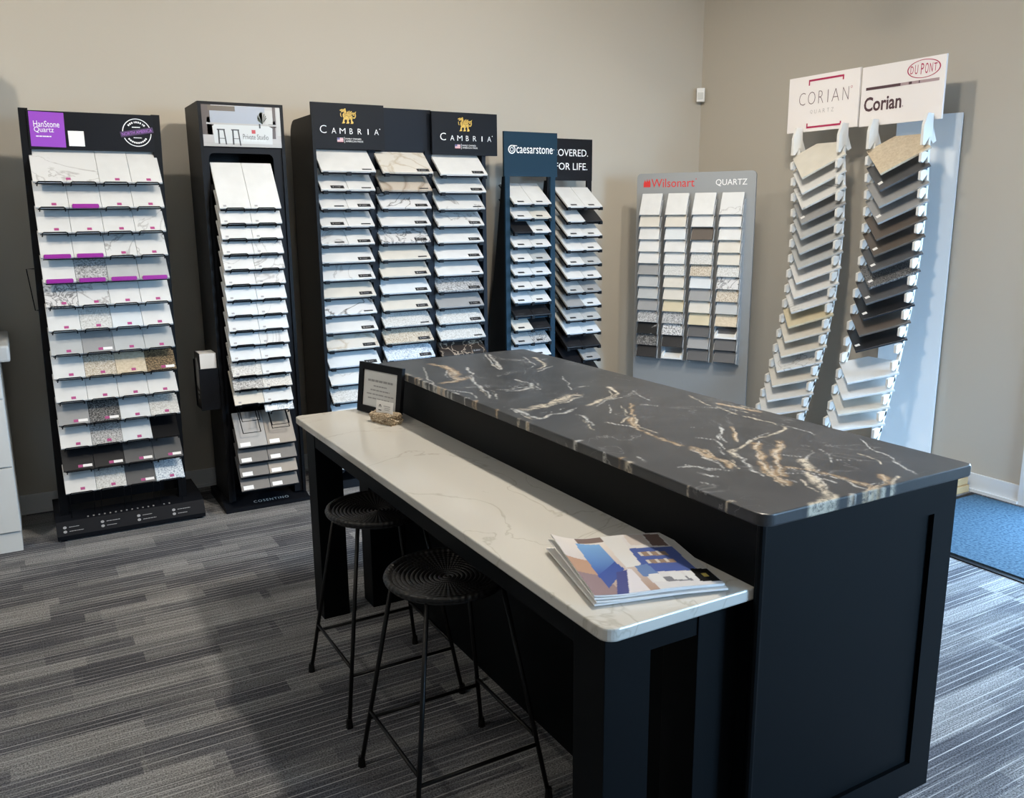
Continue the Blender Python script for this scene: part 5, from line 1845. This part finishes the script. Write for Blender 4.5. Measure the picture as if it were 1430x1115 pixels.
rk = thing('card_holder', 'rough stone card holder with a business card on the counter', 'card holder', (1.262, 3.25, H2))
ROCK = speckle_stone('rough_tan_stone', [(0.10, 0.07, 0.04), (0.34, 0.26, 0.17), (0.60, 0.52, 0.40)], 150, 0.6)
bm = bmesh.new()
bmesh.ops.create_cube(bm, size=1)
bmesh.ops.subdivide_edges(bm, edges=bm.edges[:], cuts=6, use_grid_fill=True)
rr = random.Random(5)
ang = math.atan2(fu.y, fu.x)
for v_ in bm.verts:
    x, y, z = v_.co
    j_ = lambda s: rr.uniform(-s, s)
    q = Vector((x * 0.135 + j_(0.006), y * 0.058 + j_(0.006), (z + 0.5) * 0.040 + (j_(0.005) if z > -0.4 else 0)))
    v_.co = Matrix.Rotation(ang, 3, 'Z') @ q + Vector((1.262, 3.250, H2 + 0.0005))
obj('stone', bm, ROCK, rk)
cdv = obj('business_card', None or (lambda: (lambda b_: (hexa(b_, [Vector((1.262, 3.250, H2 + 0.03)) + fu * a_ + fv * b2 + ff * d_ for b2 in (0, 0.060) for a_, d_ in ((-0.055, 0.010), (0.055, 0.010), (0.055, 0.0112), (-0.055, 0.0112))]), b_)[1])(bmesh.new()))(), PAPER, rk)
cO = Vector((1.262, 3.250, H2 + 0.03)) + ff * 0.0112
poly_flat('printed_lines', dashes(-0.005, 0.038, 0.040, 0.003, 31) + dashes(0.0, 0.038, 0.032, 0.0025, 32) + dashes(0.0, 0.034, 0.025, 0.0025, 33), INKG, cdv, cO, fu, fv, 0.0008)
poly_flat('printed_logo', ring_polys(-0.028, 0.036, 0.004, 0.008, -40, 220, 14) + [rect(-0.038, -0.018, 0.018, 0.022)], INKK, cdv, cO, fu, fv, 0.0008)

# magazines
MG = Vector((1.016, 1.423, 0))
mu_ = Vector((0.310, -0.087, 0)).normalized()
mv_ = Vector((0.087, 0.310, 0)).normalized()
MW, ML = 0.312, 0.330
COVER = new_mat('printed_cover', (1, 1, 1), 0.22)
_at = nd(COVER, 'ShaderNodeAttribute', attribute_name='print')
lk(COVER, _at.outputs['Color'], bsdf(COVER).inputs['Base Color'])


def in_poly(px, py, poly):
    inside = np.zeros(px.shape, bool)
    n_ = len(poly)
    for i in range(n_):
        x1, y1 = poly[i]
        x2, y2 = poly[(i + 1) % n_]
        c = ((y1 > py) != (y2 > py)) & (px < (x2 - x1) * (py - y1) / (y2 - y1 + 1e-12) + x1)
        inside ^= c
    return inside


def mag_z(s, t, lift, base):
    return base + lift * (max(0, 0.35 - s) / 0.35) ** 2 * (0.35 + 0.65 * t) + 0.006 * lift / 0.03 * math.sin(3.1 * s)


def magazine(label, ds, dt, rot, base, thick, lift, printed):
    t = thing('magazine', label, 'magazine', MG + Z_ * H2, 'magazines stacked on the white counter')
    cR = Matrix.Rotation(rot, 3, 'Z')
    N_ = 120 if printed else 14
    ctr_ = Vector((MW / 2, ML / 2, 0))

    def P3(s, q, z):
        l_ = cR @ (Vector((s * MW, q * ML, 0)) - ctr_) + ctr_ + Vector((ds, dt, 0))
        w_ = MG + mu_ * l_.x + mv_ * l_.y
        return Vector((w_.x, w_.y, z))
    # pages block
    for nm, za, zb2, mat in (('pages', 0.0, thick - 0.0008, PAPER), ('cover', thick - 0.0008, thick, COVER if printed else PAPER)):
        bm_ = bmesh.new()
        G = [[[bm_.verts.new(P3(i / N_, j_ / N_, mag_z(i / N_, j_ / N_, lift, H2 + base) + zz)) for j_ in range(N_ + 1)] for i in range(N_ + 1)] for zz in (za, zb2)]
        for i in range(N_):
            for j_ in range(N_):
                bm_.faces.new((G[1][i][j_], G[1][i + 1][j_], G[1][i + 1][j_ + 1], G[1][i][j_ + 1]))
                bm_.faces.new((G[0][i][j_], G[0][i][j_ + 1], G[0][i + 1][j_ + 1], G[0][i + 1][j_]))
        for k in range(N_):
            for a, b, c, d in (((k, 0), (k + 1, 0), 0, 0), ((k, N_), (k + 1, N_), 0, 0), ((0, k), (0, k + 1), 0, 0), ((N_, k), (N_, k + 1), 0, 0)):
                bm_.faces.new((G[0][a[0]][a[1]], G[0][b[0]][b[1]], G[1][b[0]][b[1]], G[1][a[0]][a[1]]))
        idx = None
        o = obj(nm, bm_, mat, t)
        if nm == 'cover' and printed:
            nv = len(o.data.vertices)
            M_ = (N_ + 1) ** 2
            ss, qq = np.meshgrid(np.linspace(0, 1, N_ + 1), np.linspace(0, 1, N_ + 1), indexing='ij')
            s_, q_ = ss.ravel(), qq.ravel()
            C_ = np.zeros((M_, 4), np.float32)
            C_[:] = (0.64, 0.63, 0.64, 1)

            def fill(poly, c):
                C_[in_poly(s_, q_, poly), :3] = c
            # left picture: warm wall, blue island, wood
            g = np.clip(q_, 0, 1)[:, None]
            msk = in_poly(s_, q_, [(0, 0), (0.50, 0), (0.42, 1), (0, 1)])
            C_[msk, :3] = ((1 - g) * np.array([0.38, 0.27, 0.22]) + g * np.array([0.78, 0.74, 0.71]))[msk]
            fill([(0.0, 0.30), (0.16, 0.22), (0.2, 0.55), (0.0, 0.62)], (0.46, 0.28, 0.19))
            fill([(0, 0), (0.22, 0), (0.18, 0.30), (0, 0.36)], (0.27, 0.19, 0.20))
            fill([(0.14, 0.26), (0.36, 0.42), (0.36, 0.86), (0.17, 0.90)], (0.10, 0.22, 0.55))
            mb = in_poly(s_, q_, [(0.14, 0.26), (0.36, 0.42), (0.36, 0.86), (0.17, 0.90)])
            gb = np.clip((q_ - 0.3) / 0.6, 0, 1)[:, None]
            C_[mb, :3] = ((1 - gb) * np.array([0.05, 0.10, 0.32]) + gb * np.array([0.22, 0.42, 0.72]))[mb]
            fill([(0.15, 0.10), (0.38, 0.38), (0.36, 0.52), (0.14, 0.30)], (0.05, 0.09, 0.30))
            fill([(0.17, 0.0), (0.30, 0.0), (0.40, 0.36), (0.30, 0.34)], (0.06, 0.07, 0.22))
            fill([(0.20, 0.90), (0.42, 0.90), (0.42, 1.0), (0.20, 1.0)], (0.20, 0.15, 0.14))
            # middle marble and white counter
            fill([(0.26, 0.0), (0.42, 0.0), (0.43, 0.36), (0.40, 0.38)], (0.66, 0.64, 0.68))
            fill([(0.40, 0.40), (0.52, 0.40), (0.60, 1.0), (0.42, 1.0)], (0.66, 0.66, 0.66))
            # right picture: navy wall with shelves
            fill([(0.52, 0.28), (0.92, 0.24), (0.92, 0.70), (0.56, 0.72)], (0.08, 0.12, 0.34))
            for r0, r1 in ((0.56, 0.64), (0.42, 0.49)):
                fill([(0.60, r0), (0.82, r0 - 0.02), (0.82, r1 - 0.02), (0.60, r1)], (0.30, 0.22, 0.17))
                for a in (0.60, 0.675, 0.75):
                    fill([(a, r0), (a + 0.02, r0), (a + 0.02, r1), (a, r1)], (0.58, 0.55, 0.52))
            fill([(0.60, 0.78), (0.76, 0.76), (0.78, 0.98), (0.62, 0.99)], (0.58, 0.52, 0.49))
            fill([(0.77, 0.74), (0.90, 0.72), (0.92, 0.97), (0.79, 0.98)], (0.16, 0.11, 0.10))
            fill([(0.46, 0.22), (0.60, 0.18), (0.58, 0.42), (0.47, 0.40)], (0.14, 0.22, 0.42))
            fill([(0.60, 0.10), (0.80, 0.08), (0.80, 0.16), (0.60, 0.18)], (0.20, 0.20, 0.22))
            for a in (0.50, 0.66, 0.78):
                fill([(a, 0.12), (a + 0.10, 0.10), (a + 0.10, 0.24), (a + 0.01, 0.25)], (0.68, 0.68, 0.68))
            fill([(0.84, 0.06), (1.0, 0.04), (1.0, 0.26), (0.86, 0.28)], (0.01, 0.01, 0.01))
            fill([(0.905, 0.13), (0.945, 0.13), (0.945, 0.19), (0.905, 0.19)], (0.45, 0.33, 0.08))
            fill([(0.915, 0.28), (1.0, 0.26), (1.0, 1.0), (0.92, 1.0)], (0.50, 0.50, 0.49))
            # vertices: order of creation = layer, i, j ; bottom layer first
            full = np.ones((nv, 4), np.float32) * 0.6
            full[M_:2 * M_] = C_
            at_ = o.data.attributes.new('print', 'FLOAT_COLOR', 'POINT')
            at_.data.foreach_set('color', full.ravel())
    return t


magazine('bottom magazine of the stack on the white counter', -0.006, 0.004, 0.035, 0.0005, 0.0045, 0.006, False)
magazine('second lowest magazine of the stack on the white counter', 0.008, -0.004, -0.02, 0.0052, 0.0045, 0.012, False)
magazine('magazine just under the top one on the white counter', -0.003, 0.003, 0.02, 0.0099, 0.0045, 0.020, False)
magazine('top magazine with blue kitchen cover on the white counter', 0.0, 0.0, 0.0, 0.0146, 0.0040, 0.028, True)
